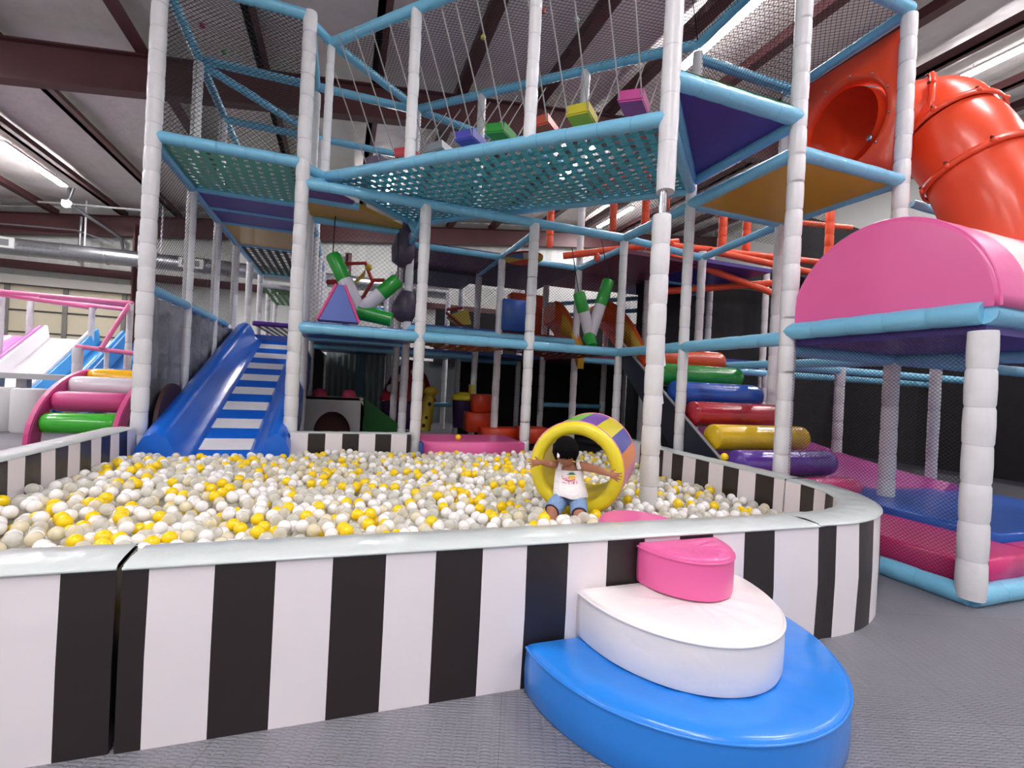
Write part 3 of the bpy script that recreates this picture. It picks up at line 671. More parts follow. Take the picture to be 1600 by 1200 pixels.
def bolster(x0, x1, xin, name):
    mb = MB(); rings = []
    for f in (-.0, .02, .3, .6, .9, .975, 1.0):
        y = sy(f); z = sz(f); k = .93 if f in (-.0, 1.0) else 1
        h1 = .34 * k; cx = (x0 + x1) / 2
        pr = [(x0, -.28), (x0, h1 * .45), (x0 + (cx - x0) * .4, h1 * .85), (cx, h1), (cx + (x1 - cx) * .55, h1 * .82), (x1, h1 * .3), (x1 + (xin - x1) * .6, .05), (xin, .0), (xin, -.28)]
        rings.append([Vector((px, y - dz_ * .36 * 0, z + dz_)) for px, dz_ in pr])
    mb.loft(rings, 0, True); return mb.build('side_bolster', slideblue, t)
bolster(-2.02, -1.66, -1.5, 'l'); bolster(-.54, -.84, -.98, 'r')
mb = MB(); mb.box((-1.3, yb + .05, zb + .03), (1.5, .25, .12)); mb.build('top_pad', dblue, t)

# ------------------------------------------------------------------ roller stair
rc = [('pink', (230, 58, 128)), ('purple', (96, 58, 158)), ('yellow', (226, 186, 24)), ('dark red', (172, 28, 46)), ('blue', (30, 84, 176)), ('green', (34, 140, 52)), ('orange', (226, 82, 42))]
rl = {'pink': 'pink padded foam roller lying lowest in the stair beside the pink mat', 'purple': 'purple padded foam roller just behind the curved pit wall', 'yellow': 'yellow padded foam roller third from the bottom of the stair',
      'dark red': 'dark red padded foam roller in the middle of the roller stair', 'blue': 'blue padded foam roller above the dark red one', 'green': 'green padded foam roller second from the top of the stair', 'orange': 'orange padded foam roller at the top of the roller stair'}
for q, (nm, c) in enumerate(rc):
    y = 3.72 + .36 * q; z = .31 + .247 * q; x0, x1 = 4.04, 5.42
    if q == 0: x0, x1 = 4.1, 5.35; y += .02
    r = .15
    t = thing('foam_roller', ((x0 + x1) / 2, y, z), rl[nm], 'foam roller')
    m = mat('roller_' + nm.replace(' ', '_'), c, .25, .35, 7, coat=.4, bdist=.03)
    mb = MB(); rs = [.001, r * .93, r * .985, r, r, r, r, r * .985, r * .93, .001]; xs = [x0, x0 + .003, x0 + .015, x0 + .04, x0 + .4, x1 - .4, x1 - .09, x1 - .03, x1 - .003, x1]
    mb.path([(x, y, z) for x in xs], rs, 22, False); mb.build('roller_pad', m, t)
    mb = MB(); mb.box(((x0 + x1) / 2, y + .14, z - .14), (x1 - x0 + .02, .26, .05)); mb.build('tread_board', mat('pale_grey_board', (170, 164, 168), .5), t)
t = thing('stair_side_panel', (3.99, 5, .6), 'sloping dark side panel with grey edge supporting the foam roller stair', 'stair panel')
mb = MB()
pr = [(3.4, .02), (6.4, 2.02), (6.4, 1.7), (4.4, .02)]
mb.add([(3.98, y, z) for y, z in pr] + [(4.03, y, z) for y, z in pr], [(0, 1, 2, 3), (7, 6, 5, 4), (0, 4, 5, 1), (1, 5, 6, 2), (2, 6, 7, 3), (3, 7, 4, 0)]); mb.build('panel', mat('dark_navy_panel', (30, 34, 48), .45), t)
mb = MB(); mb.path([(4.0, 3.42, .03), (4.0, 6.4, 2.03)], .022, 6); mb.build('edge_trim', mat('edge_grey', (150, 146, 150), .5), t)

# ------------------------------------------------------------------ pink half drum on the right hand deck
t = thing('half_drum', (4.8, 2.68, 1.95), 'huge pink and white padded half drum lying on the blue edged deck at right', 'soft play drum')
R_ = .765; cy = 2.625
def drumring(x, r, k=30): return [Vector((x, cy + r * math.cos(math.pi * q / k), 1.96 + r * 1.0 * math.sin(math.pi * q / k))) for q in range(k + 1)]
mb = MB(); e = drumring(3.93, R_ - .03); mb.add(e, [tuple(range(len(e)))]); mb.loft([drumring(3.93, R_ - .03), drumring(3.936, R_ - .008), drumring(3.96, R_)], 0, True, False); mb.build('end_cap', steppink, t)
mb = MB(); mb.loft([drumring(3.96, R_), drumring(4.2, R_ + .004), drumring(4.27, R_)], 0, True, False)
xs = 4.27; cc = 1
while xs < 7.2: mb.loft([drumring(xs, R_), drumring(xs + .24, R_ + .004), drumring(xs + .48, R_)], cc, True, False); xs += .48; cc = 1 - cc
mb.build('curved_cover', [steppink, mat('drum_white_vinyl', (240, 232, 228), .3, .3, 5, coat=.4)], t)
mb = MB(); mb.path(drumring(3.945, R_ - .004), .01, 6); mb.build('piping', steppink, t)

# ------------------------------------------------------------------ mats at right
t = thing('floor_mat', (4.4, 2.6, .1), 'dark pink padded floor mat inside the blue edged bay at right', 'mat')
mb = MB()
mb.poly([(4.0, 1.98), (4.82, 1.98), (4.82, 3.5), (4.0, 3.5)], .06, .27, 0, r=.02); mb.build('pad', mat('deep_pink_vinyl', (214, 50, 118), .35, .2, 5, coat=.2), t)
t = thing('floor_mat', (5.2, 1.2, .1), 'bright pink mat in front of the blue mat at the right edge', 'mat')
mb = MB(); mb.poly([(4.83, 1.98), (7.6, 1.98), (7.6, 2.2), (4.83, 2.2)], .06, .27, 0, r=.02); mb.build('pad', MATS['deep_pink_vinyl'], t)
t = thing('floor_mat', (6, 3.6, .1), 'royal blue padded mat beyond the pink mat at right', 'mat')
mb = MB(); mb.poly([(4.84, 2.22), (7.0, 2.22), (7.0, 4.5), (4.84, 3.45)], .06, .33, 0, r=.02); mb.build('pad', mat('mat_blue_vinyl', (14, 84, 178), .35, .25, 5, coat=.2, bdist=.03), t)
t = thing('purple_ramp', (6.2, 5, .3), 'purple pink padded ramp beside the yellow and purple rollers', 'ramp')
mb = MB(); rings = []
for f in range(9):
    g = f / 8; y = 6.9 - 3.4 * g; z = .3 + .62 * (1 - g) ** 1.5
    rings.append([Vector((5.5, y, .05)), Vector((5.5, y, z)), Vector((5.75, y, z + .02)), Vector((6.5, y, z + .02)), Vector((6.62, y, z + .12)), Vector((6.75, y, z + .1)), Vector((6.8, y, .05))])
mb.loft(rings, 0, True); mb.build('ramp_pad', mat('orchid_vinyl', (186, 76, 156), .35, .3, 6, coat=.2), t)

# ------------------------------------------------------------------ orange tube slide
t = thing('tube_slide', (5.9, 3.6, 4.4), 'orange red plastic spiral tube slide with square entry panel at upper right', 'tube slide')
mb = MB(); px = 5.43; pc = Vector((px, 4.12, 4.52)); ro = .5; k = 48
sq = [(3.5, 3.74), (4.84, 3.74), (4.84, 5.3), (3.5, 5.3)]
def sqpt(a):
    dy, dz_ = math.cos(a), math.sin(a); ts = []
    if dy > 1e-6: ts.append((sq[1][0] - pc.y) / dy)
    if dy < -1e-6: ts.append((sq[0][0] - pc.y) / dy)
    if dz_ > 1e-6: ts.append((sq[2][1] - pc.z) / dz_)
    if dz_ < -1e-6: ts.append((sq[0][1] - pc.z) / dz_)
    m = min(ts); return Vector((0, dy * m, dz_ * m))
rings = []
for rr, dx in ((None, .06), (None, 0), (1.25, -.0), (1.17, -.035), (1.08, -.03), (1.0, .02), (.95, .12)):
    rings.append([pc + Vector((dx, 0, 0)) + (sqpt(2 * math.pi * q / k) if rr is None else Vector((0, math.cos(2 * math.pi * q / k), math.sin(2 * math.pi * q / k))) * ro * rr) for q in range(k)])
rings[2] = [pc + (Vector((0, math.cos(2 * math.pi * q / k), math.sin(2 * math.pi * q / k))) * min(ro * 1.25, sqpt(2 * math.pi * q / k).length * .97)) for q in range(k)]
mb.loft(rings, 0, True, False); mb.build('entry_panel', orange, t)
mb = MB()
for a in range(0, 360, 30):
    mb = MB(); aa = math.radians(a + 10); mb.sphere(pc + Vector((-.035, math.cos(aa) * ro * 1.13, math.sin(aa) * ro * 1.13)), .014, 8, 6); mb.build('bolt', chrome, t)
mb = MB(); mb.sphere(pc + Vector((-.02, -.35, -.28)), (.02, .04, .04), 8, 6); mb.build('bolt', chrome, t)
ctrl = [Vector((5.44, 4.12, 4.52)), Vector((5.72, 4.08, 4.53)), Vector((5.95, 3.88, 4.53)), at(1458, 190, 5.45), at(1488, 214, 5.25), at(1522, 258, 5.1), at(1556, 318, 4.95), at(1585, 400, 4.85)]
def crs(P, m=8):
    out = []
    for i in range(len(P) - 1):
        p0 = P[max(i - 1, 0)]; p1 = P[i]; p2 = P[i + 1]; p3 = P[min(i + 2, len(P) - 1)]
        for q in range(m):
            s = q / m; out.append(.5 * ((2 * p1) + (-p0 + p2) * s + (2 * p0 - 5 * p1 + 4 * p2 - p3) * s * s + (-p0 + 3 * p1 - 3 * p2 + p3) * s ** 3))
    out.append(P[-1]); return out
cv = crs(ctrl); brk = [0, 22, 31, 41, len(cv) - 1]
for s0, s1 in zip(brk[:-1], brk[1:]):
    pts = cv[s0:s1 + 1]; rs = [.44 + .012 * math.sin(math.pi * q / max(1, len(pts) - 1)) for q in range(len(pts))]
    mb = MB(); mb.path(pts, rs, 32, False); sec = mb.build('tube_section', orange, t)
    d = (pts[-1] - pts[-2]).normalized(); mb = MB(); mb.path([pts[-1] - d * .03, pts[-1] - d * .028, pts[-1] + d * .028, pts[-1] + d * .03], [.46, .485, .485, .46], 32, False); 
    a = Vector((0, 0, 1)); a = (a - d * a.dot(d)).normalized(); bq = d.cross(a)
    for q in range(8):
        th = q * math.pi / 4 + .3; c = pts[-1] + (a * math.cos(th) + bq * math.sin(th)) * .48
        mb.sphere(c, (.03, .03, .03), 8, 6)
    mb.build('joint_flange', orange, sec)
    for q in range(8):
        mb = MB(); th = q * math.pi / 4 + .3; c = pts[-1] + (a * math.cos(th) + bq * math.sin(th)) * .48 - d * .04
        mb.sphere(c, .018, 6, 5); mb.build('bolt', mat('dark_bolt', (90, 30, 24), .5), sec)
# supports under the tube slide
mb = MB(); q = at(1475, 330, 5.9); mb.sleeve((q.x, q.y, 0), (q.x, q.y, 4.0), .06, 10, .3, 0, 3); mb.build('support_post', white, t)
mb = MB(); mb.sleeve(at(1425, 318, 5.9), at(1600, 372, 6.0), .05, 10, .3, 0, 3); mb.build('rail', blue, t)

# ------------------------------------------------------------------ orange railed frame far inside at right
t = thing('orange_play_structure', (7.5, 8.5, 0), 'orange railed upper level of the play structure with dark purple decks, seen between the posts', 'climbing frame')
for a, c in (((1050, 384, 8.2), (1300, 412, 9.5)), ((1110, 392, 8.0), (1298, 432, 8.8)), ((1010, 385, 8.0), (1240, 470, 8.6)), ((1040, 455, 8.6), (1240, 440, 8.8)), ((880, 400, 8.6), (1060, 378, 8.3)), ((930, 300, 9.2), (985, 268, 9.2)), ((1120, 335, 9.6), (1330, 356, 10.4))):
    beam(at(*a), at(*c), .062, 8, orange2, t, 'rail')
for x, y0, y1, Y in ((1008, 252, 350, 9.0), (957, 308, 362, 9.2), (1128, 340, 385, 8.5), (1165, 345, 392, 9.0), (1218, 352, 402, 8.6), (1294, 330, 405, 8.8), (858, 318, 385, 9.4), (1040, 262, 330, 9.4)):
    p = at(x, y0, Y); q = at(x, y1, Y); mb = MB(); mb.sleeve((q.x, q.y, q.z), (q.x, q.y, p.z), .075, 8, .2, 0, int(x)); mb.build('post', orange2, t)
mb = MB(); mb.poly([(7.0, 7.8), (11.5, 7.8), (11.5, 10.4), (7.0, 10.4)], 3.95, 4.0); mb.build('deck_board', mat('dark_violet_deck', (38, 24, 50), .5), t)
mb = MB(); netting(mb, at(1010, 345, 8.9), at(1300, 400, 9.4), at(1300, 330, 9.4), at(1010, 255, 8.9), .08, .003); mb.build('safety_net', netm, t)
# a red dish light hanging
t = thing('hanging_lamp', at(933, 402, 7.4), 'small orange red lamp dome under the upper deck near the centre right', 'lamp')
mb = MB(); mb.sphere(at(933, 402, 7.4), (.05, .05, .07), 12, 8); mb.build('dome', mat('glossy_red', (230, 70, 40), .2, coat=.5), t)

# ------------------------------------------------------------------ pink block and low things inside
t = thing('foam_block', (1.7, 6.6, .1), 'long pink foam block at the back edge of the ball pit below the deck', 'foam block')
mb = MB(); mb.poly([(1.03, 6.2), (2.42, 6.2), (2.42, 7.1), (1.03, 7.1)], .02, .5, 0, r=.02); mb.build('pad', steppink, t)
mb = MB(); mb.box((1.0, 6.6, .26), (.03, .9, .46)); mb.build('blue_side', dblue, t)
def house():
    t = thing('play_house', (-.1, 9.0, .1), 'low cream soft play house with dark arched opening and two pink bumps on top', 'play house')
    mb = MB(); y0, y1 = 8.7, 9.4; x0, x1, z0, z1 = -.62, .36, .1, .92; k = 16
    arch = [(-.13 + .3 * math.cos(math.pi * q / k), .3 + .38 * math.sin(math.pi * q / k)) for q in range(k + 1)]
    rim = []
    for q in range(k + 1):
        a = math.pi * q / k; dx, dz_ = math.cos(a), math.sin(a)
        m = min(((x1 + .13) / dx if dx > 1e-6 else (x0 + .13) / dx if dx < -1e-6 else 9), ((z1 - .3) / dz_ if dz_ > 1e-6 else 9)); rim.append((-.13 + dx * m, .3 + dz_ * m))
    for y in (y0,):
        vs = [(x, y, z) for x, z in arch] + [(x, y, z) for x, z in rim]; mb.add(vs, [(q, q + 1, k + 2 + q, k + 1 + q) for q in range(k)])
    mb.add([(x0, y0, z0), (-.43, y0, z0), (-.43, y0, .3), (x0, y0, .3), (.17, y0, z0), (x1, y0, z0), (x1, y0, .3), (.17, y0, .3)], [(0, 1, 2, 3), (4, 5, 6, 7)])
    mb.add([(x, y, z) for y in (y0, y0 + .25) for x, z in arch], [(q, k + 1 + q, k + 2 + q, q + 1) for q in range(k)], 0, True)
    mb.box((x0 + .02, 9.05, .5), (.04, .7, .8)); mb.box((x1 - .02, 9.05, .5), (.04, .7, .8)); mb.box((-.13, 9.05, .9), (.98, .7, .04)); mb.box((-.13, 9.38, .5), (.98, .04, .8))
    mb.build('house_body', mat('cream_vinyl', (206, 200, 196), .5), t)
    mb = MB(); mb.box((-.13, 9.0, .4), (.7, .02, .5)); mb.build('arch_inside', mat('dark_red_panel', (90, 36, 34), .6), t)
    for x in (-.36, .12):
        mb = MB(); mb.sphere((x, 9.0, .93), (.13, .13, .13), 14, 10); mb.build('bump', mat('rose_vinyl', (206, 70, 100), .4), t)
house()
t = thing('green_wedge', (.9, 9.3, .1), 'dark green padded wedge ramp sloping down right of the cream play house', 'foam wedge')
mb = MB(); pr = [(.4, .1), (1.45, .1), (.95, .5), (.4, .9)]
mb.add([(x, 9.2, z) for x, z in pr] + [(x, 9.9, z) for x, z in pr], [(0, 1, 2, 3), (7, 6, 5, 4), (1, 5, 6, 2), (2, 6, 7, 3), (0, 3, 7, 4), (0, 4, 5, 1)]); mb.build('pad', mat('leaf_green_vinyl', (30, 120, 40), .4, .3, 7), t)
def on(px, py, Y): return at(px, py, Y)
# carousel toy behind
t = thing('carousel_toy', on(640, 660, 9.6), 'dark purple and yellow soft carousel toy standing behind the second post', 'toy')
p = on(637, 640, 9.6); mb = MB(); mb.path([p + Vector((0, 0, -.35)), p + Vector((0, 0, -.25)), p + Vector((0, 0, .15))], [.45, .5, .5], 16); mb.build('base', mat('deep_violet_vinyl', (58, 34, 76), .4), t)
mb = MB(); mb.path([p + Vector((0, 0, .18)), p + Vector((0, 0, .22)), p + Vector((0, 0, .7)), p + Vector((0, 0, .95)), p + Vector((0, 0, 1.0))], [.55, .56, .34, .12, .02], 16); mb.build('red_roof', mat('crimson_vinyl', (140, 30, 52), .4), t)
for x, z in ((-.22, .62), (.05, .75), (-.38, .42)):
    mb = MB(); mb.sphere(p + Vector((x, -.36 + abs(x) * .2, z)), (.08, .05, .08), 10, 6); mb.build('white_dot', mat('dot_white', (220, 215, 215), .4), t)
mb = MB(); mb.path([p + Vector((.12, -.42, .1)), p + Vector((.15, -.4, .5)), p + Vector((.1, -.2, 1.3))], [.1, .1, .07], 10); mb.build('neck', mat('dull_yellow_vinyl', (190, 164, 40), .4), t)
t = thing('giraffe_toy', on(668, 668, 9.0), 'small yellow spotted animal shape standing beside the carousel toy', 'toy')
p = on(664, 660, 9.0); mb = MB(); mb.path([p + Vector((-.02, 0, -.15)), p + Vector((.02, 0, .2)), p + Vector((.06, 0, .5))], [.12, .13, .1], 10); mb.sphere(p + Vector((.08, 0, .58)), (.13, .1, .1), 10, 8); mb.build('body', MATS['dull_yellow_vinyl'], t)
for dx, dz_ in ((0, .1), (.05, .35), (-.04, -.05)):
    mb = MB(); mb.sphere(p + Vector((dx, -.11, dz_)), (.035, .02, .04), 8, 6); mb.build('spot', netm, t)
# bin
p = on(721, 668, 9.2); t = thing('toy_bin', p, 'dark purple bin with yellow lid under the deck', 'bin')
mb = MB(); mb.path([p, p + Vector((0, 0, .03)), p + Vector((0, 0, .52))], [.15, .17, .2], 4 * 4); mb.build('bin_body', MATS['deep_violet_vinyl'], t)
mb = MB(); mb.path([p + Vector((0, 0, .53)), p + Vector((0, 0, .57)), p + Vector((0, 0, .62)), p + Vector((0, 0, .68))], [.22, .23, .2, .08], 16); mb.box(p + Vector((.16, 0, .72)), (.06, .2, .22)); mb.build('lid', mat('lemon_plastic', (240, 220, 50), .4), t)
# orange blocks
for (px_, py_, w_, h_, Y, lb) in ((751, 676, .46, .34, 8.3, 'small orange red foam block with a step, left of the middle post'), (784, 694, .62, .26, 8.0, 'wide orange red foam block on the floor between two posts'), (838, 694, .5, .26, 7.9, 'dark orange foam block behind the front run of posts, half hidden by the barrel')):
    p = on(px_, py_, Y); t = thing('foam_block', p, lb, 'foam block')
    mb = MB(); mb.poly([(p.x - w_ / 2, p.y), (p.x + w_ / 2, p.y), (p.x + w_ / 2, p.y + .4), (p.x - w_ / 2, p.y + .4)], p.z, p.z + h_, 0, r=.02)
    if w_ == .46: mb.poly([(p.x - .12, p.y + .1), (p.x + .22, p.y + .1), (p.x + .22, p.y + .4), (p.x - .12, p.y + .4)], p.z + h_ + .002, p.z + h_ + .32, 0, r=.02)
    mb.build('pad', mat('orange_red_vinyl', (206, 66, 34), .4), t)
# plain pale corrugated panel with blue post seen low at the back
t = thing('pale_panel', on(545, 600, 11.5), 'pale corrugated panel with a teal edge standing behind the cream play house', 'panel')
mb = MB(); k = 20; a = on(508, 600, 11.6); c = on(600, 600, 11.6); vs = []; fs = []
for q in range(k + 1):
    p = a.lerp(c, q / k); vs += [(p.x, p.y + (.03 if q % 2 else 0), .3), (p.x, p.y + (.03 if q % 2 else 0), 2.0)]
for q in range(k): fs.append((2 * q, 2 * q + 1, 2 * q + 3, 2 * q + 2))
mb.add(vs, fs); mb.build('panel_sheet', mat('pale_green_grey', (176, 190, 186), .5), t)
mb = MB(); p = on(561, 600, 11.5); mb.box((p.x, p.y, 1.15), (.2, .06, 1.7)); mb.build('teal_edge', mat('teal_edge', (60, 130, 150), .4), t)

# things on the first deck
def bolster_y(name, label, base, ends, foot, r=.1):
    t = thing(name, base, label, 'foam bollard')
    gm = mat('grass_green_vinyl', (30, 148, 44), .35, coat=.2)
    wm = mat('grey_white_vinyl', (206, 200, 210), .4)
    for e in ends:
        d = (e - base); m = base + d * .55
        mb = MB(); mb.path([base, base + d * .03, m], [r * .9, r, r], 16); mb.build('white_arm', wm, t)
        mb = MB(); mb.path([m, m + d * .01, e - d * .04, e], [r, r * 1.04, r * 1.04, r * .9], 16); mb.build('green_cuff', gm, t)
        mb = MB(); mb.path([e, e + Vector((0, .3, .75))], .008, 4); mb.build('cord', netm, t)
    mb = MB(); mb.path([base + Vector((-.02, 0, .0)), foot], [r * 1.1, r * .95], 16); mb.build('green_foot', gm, t)
bolster_y('foam_bollard', 'leaning green and white padded bollard in a V shape behind the blue and pink cone', at(562, 487, 6.9), [at(520, 398, 6.9), at(622, 437, 7.0)], at(612, 500, 6.95), .105)
bolster_y('foam_bollard', 'green and white padded bollard in a V shape near the centre right post', at(922, 525, 7.3), [at(904, 457, 7.25), at(951, 438, 7.35)], at(925, 541, 7.2), .088)
p = at(530, 503, 6.5); t = thing('foam_cone', p, 'blue flat sided foam cone with pink edges on the first deck', 'foam cone')
base = [Vector((-.27, -.12, 0)), Vector((.25, -.12, 0)), Vector((.25, .2, 0)), Vector((-.27, .2, 0))]; tp_ = [Vector((-.06, -.02, .5)), Vector((.05, -.02, .5)), Vector((.05, .1, .5)), Vector((-.06, .1, .5))]
mb = MB(); mb.loft([[p + v for v in base], [p + v for v in tp_]], 0, False); mb.build('cone_body', mat('cone_blue', (50, 84, 176), .4), t)
mb = MB()
for q in (0, 1, 3): mb.path([p + base[q], p + tp_[q]], .02, 6)
mb.build('pink_edge', mat('cone_pink', (226, 70, 130), .4), t)
# dark hanging punch bags
for (a, c, lb) in (((636, 352, 7.7), (628, 418, 7.7), 'dark grey purple punch bag hanging under the upper deck'), ((640, 455, 7.7), (626, 503, 7.7), 'dark grey purple foam lump on the first deck below the hanging bag')):
    A = at(*a); B_ = at(*c); t = thing('punch_bag', (A + B_) / 2, lb, 'punch bag')
    mb = MB(); mb.path([A.lerp(B_, f) for f in (0, .05, .3, .6, .9, 1)], [.06, .12, .17, .2, .17, .05], 16); mb.build('bag', mat('slate_violet_vinyl', (76, 66, 84), .4, .3, 10), t)
    mb = MB(); mb.path([A, A + Vector((0, 0, .4))], .01, 5); mb.build('cord', netm, t)
# red hexagon climbing rings
t = thing('hexagon_ring', at(560, 440, 9.4), 'red padded hexagon climbing ring with a yellow wedge hanging inside, seen through the frame', 'climbing ring')
mb = MB(); pts = [at(x, y, 9.4) for x, y in ((541, 412), (571, 411), (582, 440), (565, 468), (545, 462), (530, 437))]
mb.path(pts, .04, 8, True, 0, True, True); mb.path([at(582, 438, 9.4), at(600, 438, 9.4)], .04, 8); mb.path([at(511, 441, 9.4), at(530, 440, 9.4)], .05, 8); mb.build('ring', mat('brick_red_vinyl', (168, 40, 32), .4), t)
mb = MB(); q = [at(*v) for v in ((545, 452, 9.5), (570, 432, 9.3), (553, 440, 9.7))]; s0 = at(572, 420, 9.4)
mb.add(q + [s0], [(0, 1, 2), (0, 3, 1), (1, 3, 2), (2, 3, 0)]); mb.sphere(at(576, 418, 9.4), .07, 8, 6); mb.build('wedge', mat('mustard_wedge', (190, 160, 40), .4), t)
# blue block, orange block, yellow wedge
def block(nm, a, w_, d_, h_, m, lb, cat='foam block'):
    t = thing(nm, a, lb, cat); mb = MB(); mb.poly([(a.x - w_ / 2, a.y), (a.x + w_ / 2, a.y), (a.x + w_ / 2, a.y + d_), (a.x - w_ / 2, a.y + d_)], a.z, a.z + h_, 0, r=.02); mb.build('pad', m, t)
zz = 2.205
p = at(806, 513, 8.2); p.z = zz; block('foam_block', p, .5, .3, .54, mat('block_blue', (44, 84, 160), .4), 'blue foam block on the upper red edged deck behind the net')
p = at(822, 508, 8.9); p.z = zz; block('foam_block', p, .62, .25, .78, mat('block_orange', (214, 78, 40), .4), 'tall orange foam block behind the blue block')
t = thing('foam_wedge', at(716, 508, 8.4), 'yellow and red foam wedge on the blue deck behind the net', 'foam wedge')
mb = MB(); pr = [at(702, 492, 8.4), at(722, 507, 8.4), at(737, 507, 8.4), at(731, 482, 8.4)]; mb.loft([pr, [v + Vector((.02, .4, 0)) for v in pr]], 0, False); mb.build('wedge_body', mat('wedge_yellow', (206, 176, 36), .4), t)
mb = MB(); mb.path([at(698, 484, 8.38), at(724, 481, 8.38)], .025, 6); mb.path([at(697, 488, 8.38), at(720, 508, 8.38)], .025, 6); mb.build('red_edge', MATS['brick_red_vinyl'], t)
# orange yellow arched slides behind
for (x0, y0, x1, y1, Y, lb) in ((868, 470, 905, 528, 9.0, 'orange and yellow curved slide end seen left of the green bollard'), (945, 470, 1005, 535, 9.4, 'orange and yellow curved slide end seen right of the green bollard')):
    t = thing('curved_slide', at((x0 + x1) / 2, (y0 + y1) / 2, Y), lb, 'slide'); pts = []
    k = 10; top = [at(x0 + (x1 - x0) * q / k, y0 + (y1 - y0) * (q / k) ** 2, Y - .4 * q / k) for q in range(k + 1)]
    mb = MB(); off = Vector((0, 0, -.35)); wd = Vector((.15, .9, 0))
    mb.loft([[a_, a_ + wd, a_ + wd + off, a_ + off] for a_ in top], 0, True); mb.build('chute', mat('tangerine', (226, 96, 36), .35), t)
    mb = MB(); mb.loft([[a_ + Vector((-.02, -.04, -.2)), a_ + Vector((.1, -.04, -.2)), a_ + Vector((.1, -.03, -.55)), a_ + Vector((-.02, -.03, -.55))] for a_ in top[3:]], 0, True); mb.build('yellow_side', yellowd, t)
# round coloured disc under the upper deck
t = thing('ceiling_disc', at(820, 388, 7.9), 'round disc of red, yellow and blue sectors fixed below the upper deck', 'disc')
cc = Vector(at(819, 389, 7.9)); cc.z = 3.36
mb = MB(); k = 24; cs = [0, 1, 2, 3]
vs = [cc] + [cc + Vector((.3 * math.cos(2 * math.pi * q / k), .42 * math.sin(2 * math.pi * q / k), 0)) for q in range(k)] ; vs2 = [v + Vector((0, 0, .03)) for v in vs]
for q in range(k): mb.add([vs[0], vs[1 + (q + 1) % k], vs[1 + q]], [(0, 1, 2)], [0, 0, 1, 2, 3, 1][q // 4])
mb.add(vs2[1:], [tuple(range(k))]); mb.build('disc', [mat('disc_red', (230, 80, 40), .4), mat('disc_yellow', (226, 210, 60), .4), mat('disc_blue', (60, 120, 190), .4), mat('disc_white', (220, 220, 210), .4)], t)

# ------------------------------------------------------------------ toddler corner at left
def PX(x, y, z):  # ground-type lookup
    u, v = x - 800, y - 600; b_ = (.05 * u - v) / NR / F; return at(x, y, (z - H) / b_)
t = thing('arch_climber', (-3.97, 11.5, 0), 'pink sided arched climber with coloured padded rollers behind the left pit wall', 'climber')
CX0, CX1 = -4.52, -3.42; cyy, rad = 11.5, 1.19
def arcpt(x, a, r): return Vector((x, cyy - r * math.cos(a) * 1.8, r * math.sin(a)))
for x in (CX0, CX1):
    mb = MB(); rings = []
    for q in range(25):
        a = math.pi * q / 24; ri, ro_ = rad - .17, rad
        rings.append([arcpt(x - .05, a, ri), arcpt(x + .05, a, ri), arcpt(x + .05, a, ro_ - .015), arcpt(x + .03, a, ro_), arcpt(x - .03, a, ro_), arcpt(x - .05, a, ro_ - .015)])
    mb.loft(rings, 0, False); mb.build('side_arch', mat('arch_pink', (216, 74, 140), .4, .1, 6), t)
for q, (nm, c) in enumerate((('green', (66, 196, 52)), ('pink', (216, 60, 130)), ('white', (228, 222, 228)), ('yellow', (250, 190, 10)), ('blue', (56, 100, 196)), ('green', (66, 196, 52)), ('yellow', (250, 190, 10)), ('pink', (216, 60, 130)))):
    a = math.radians(17 + 20.5 * q); c_ = arcpt(0, a, rad - .14); r = .17
    xs = [CX0 + .05, CX0 + .06, CX0 + .1, CX0 + .2, CX1 - .2, CX1 - .1, CX1 - .06, CX1 - .05]
    mb = MB(); mb.path([(x, c_.y, c_.z) for x in xs], [r * .6, r * .85, r * .97, r, r, r * .97, r * .85, r * .6], 20); mb.build('roller', mat('arch_' + nm, c, .22, .3, 6, coat=.5, bdist=.03), t)
# pink railed frame
t = thing('toddler_play_structure', at(100, 470, 11), 'toddler play frame of white posts and pink rails at far left', 'play frame')
pm = mat('rail_pink', (232, 120, 164), .4); Yf = 10.6
for a, c in (((-40, 452, 10.4), (208, 474, 11)), ((-40, 456, 11.6), (200, 484, 12)), ((-10, 458, 10.4), (150, 482, 12)), ((60, 462, 10.5), (208, 478, 12)), ((203, 474, 11), (158, 545, 10.2)), ((119, 541, 10.1), (240, 556, 10.6)), ((165, 579, 10.5), (204, 581, 10.6))):
    beam(at(*a), at(*c), .05, 8, pm, t)
for x, y0, y1, Y in ((2, 458, 520, 10.8), (48, 471, 535, 11.6), (144, 481, 545, 11.9), (204, 474, 600, 11), (122, 543, 590, 10.1), (167, 550, 602, 10.4), (198, 550, 602, 10.7)):
    p = at(x, y0, Y); mb = MB(); mb.sleeve((p.x, p.y, 0), (p.x, p.y, p.z), .07 if x in (2, 48, 144, 204) else (.1 if x == 122 else .045), 8, .3, 0, x); mb.build('post', [white, seamd], t)
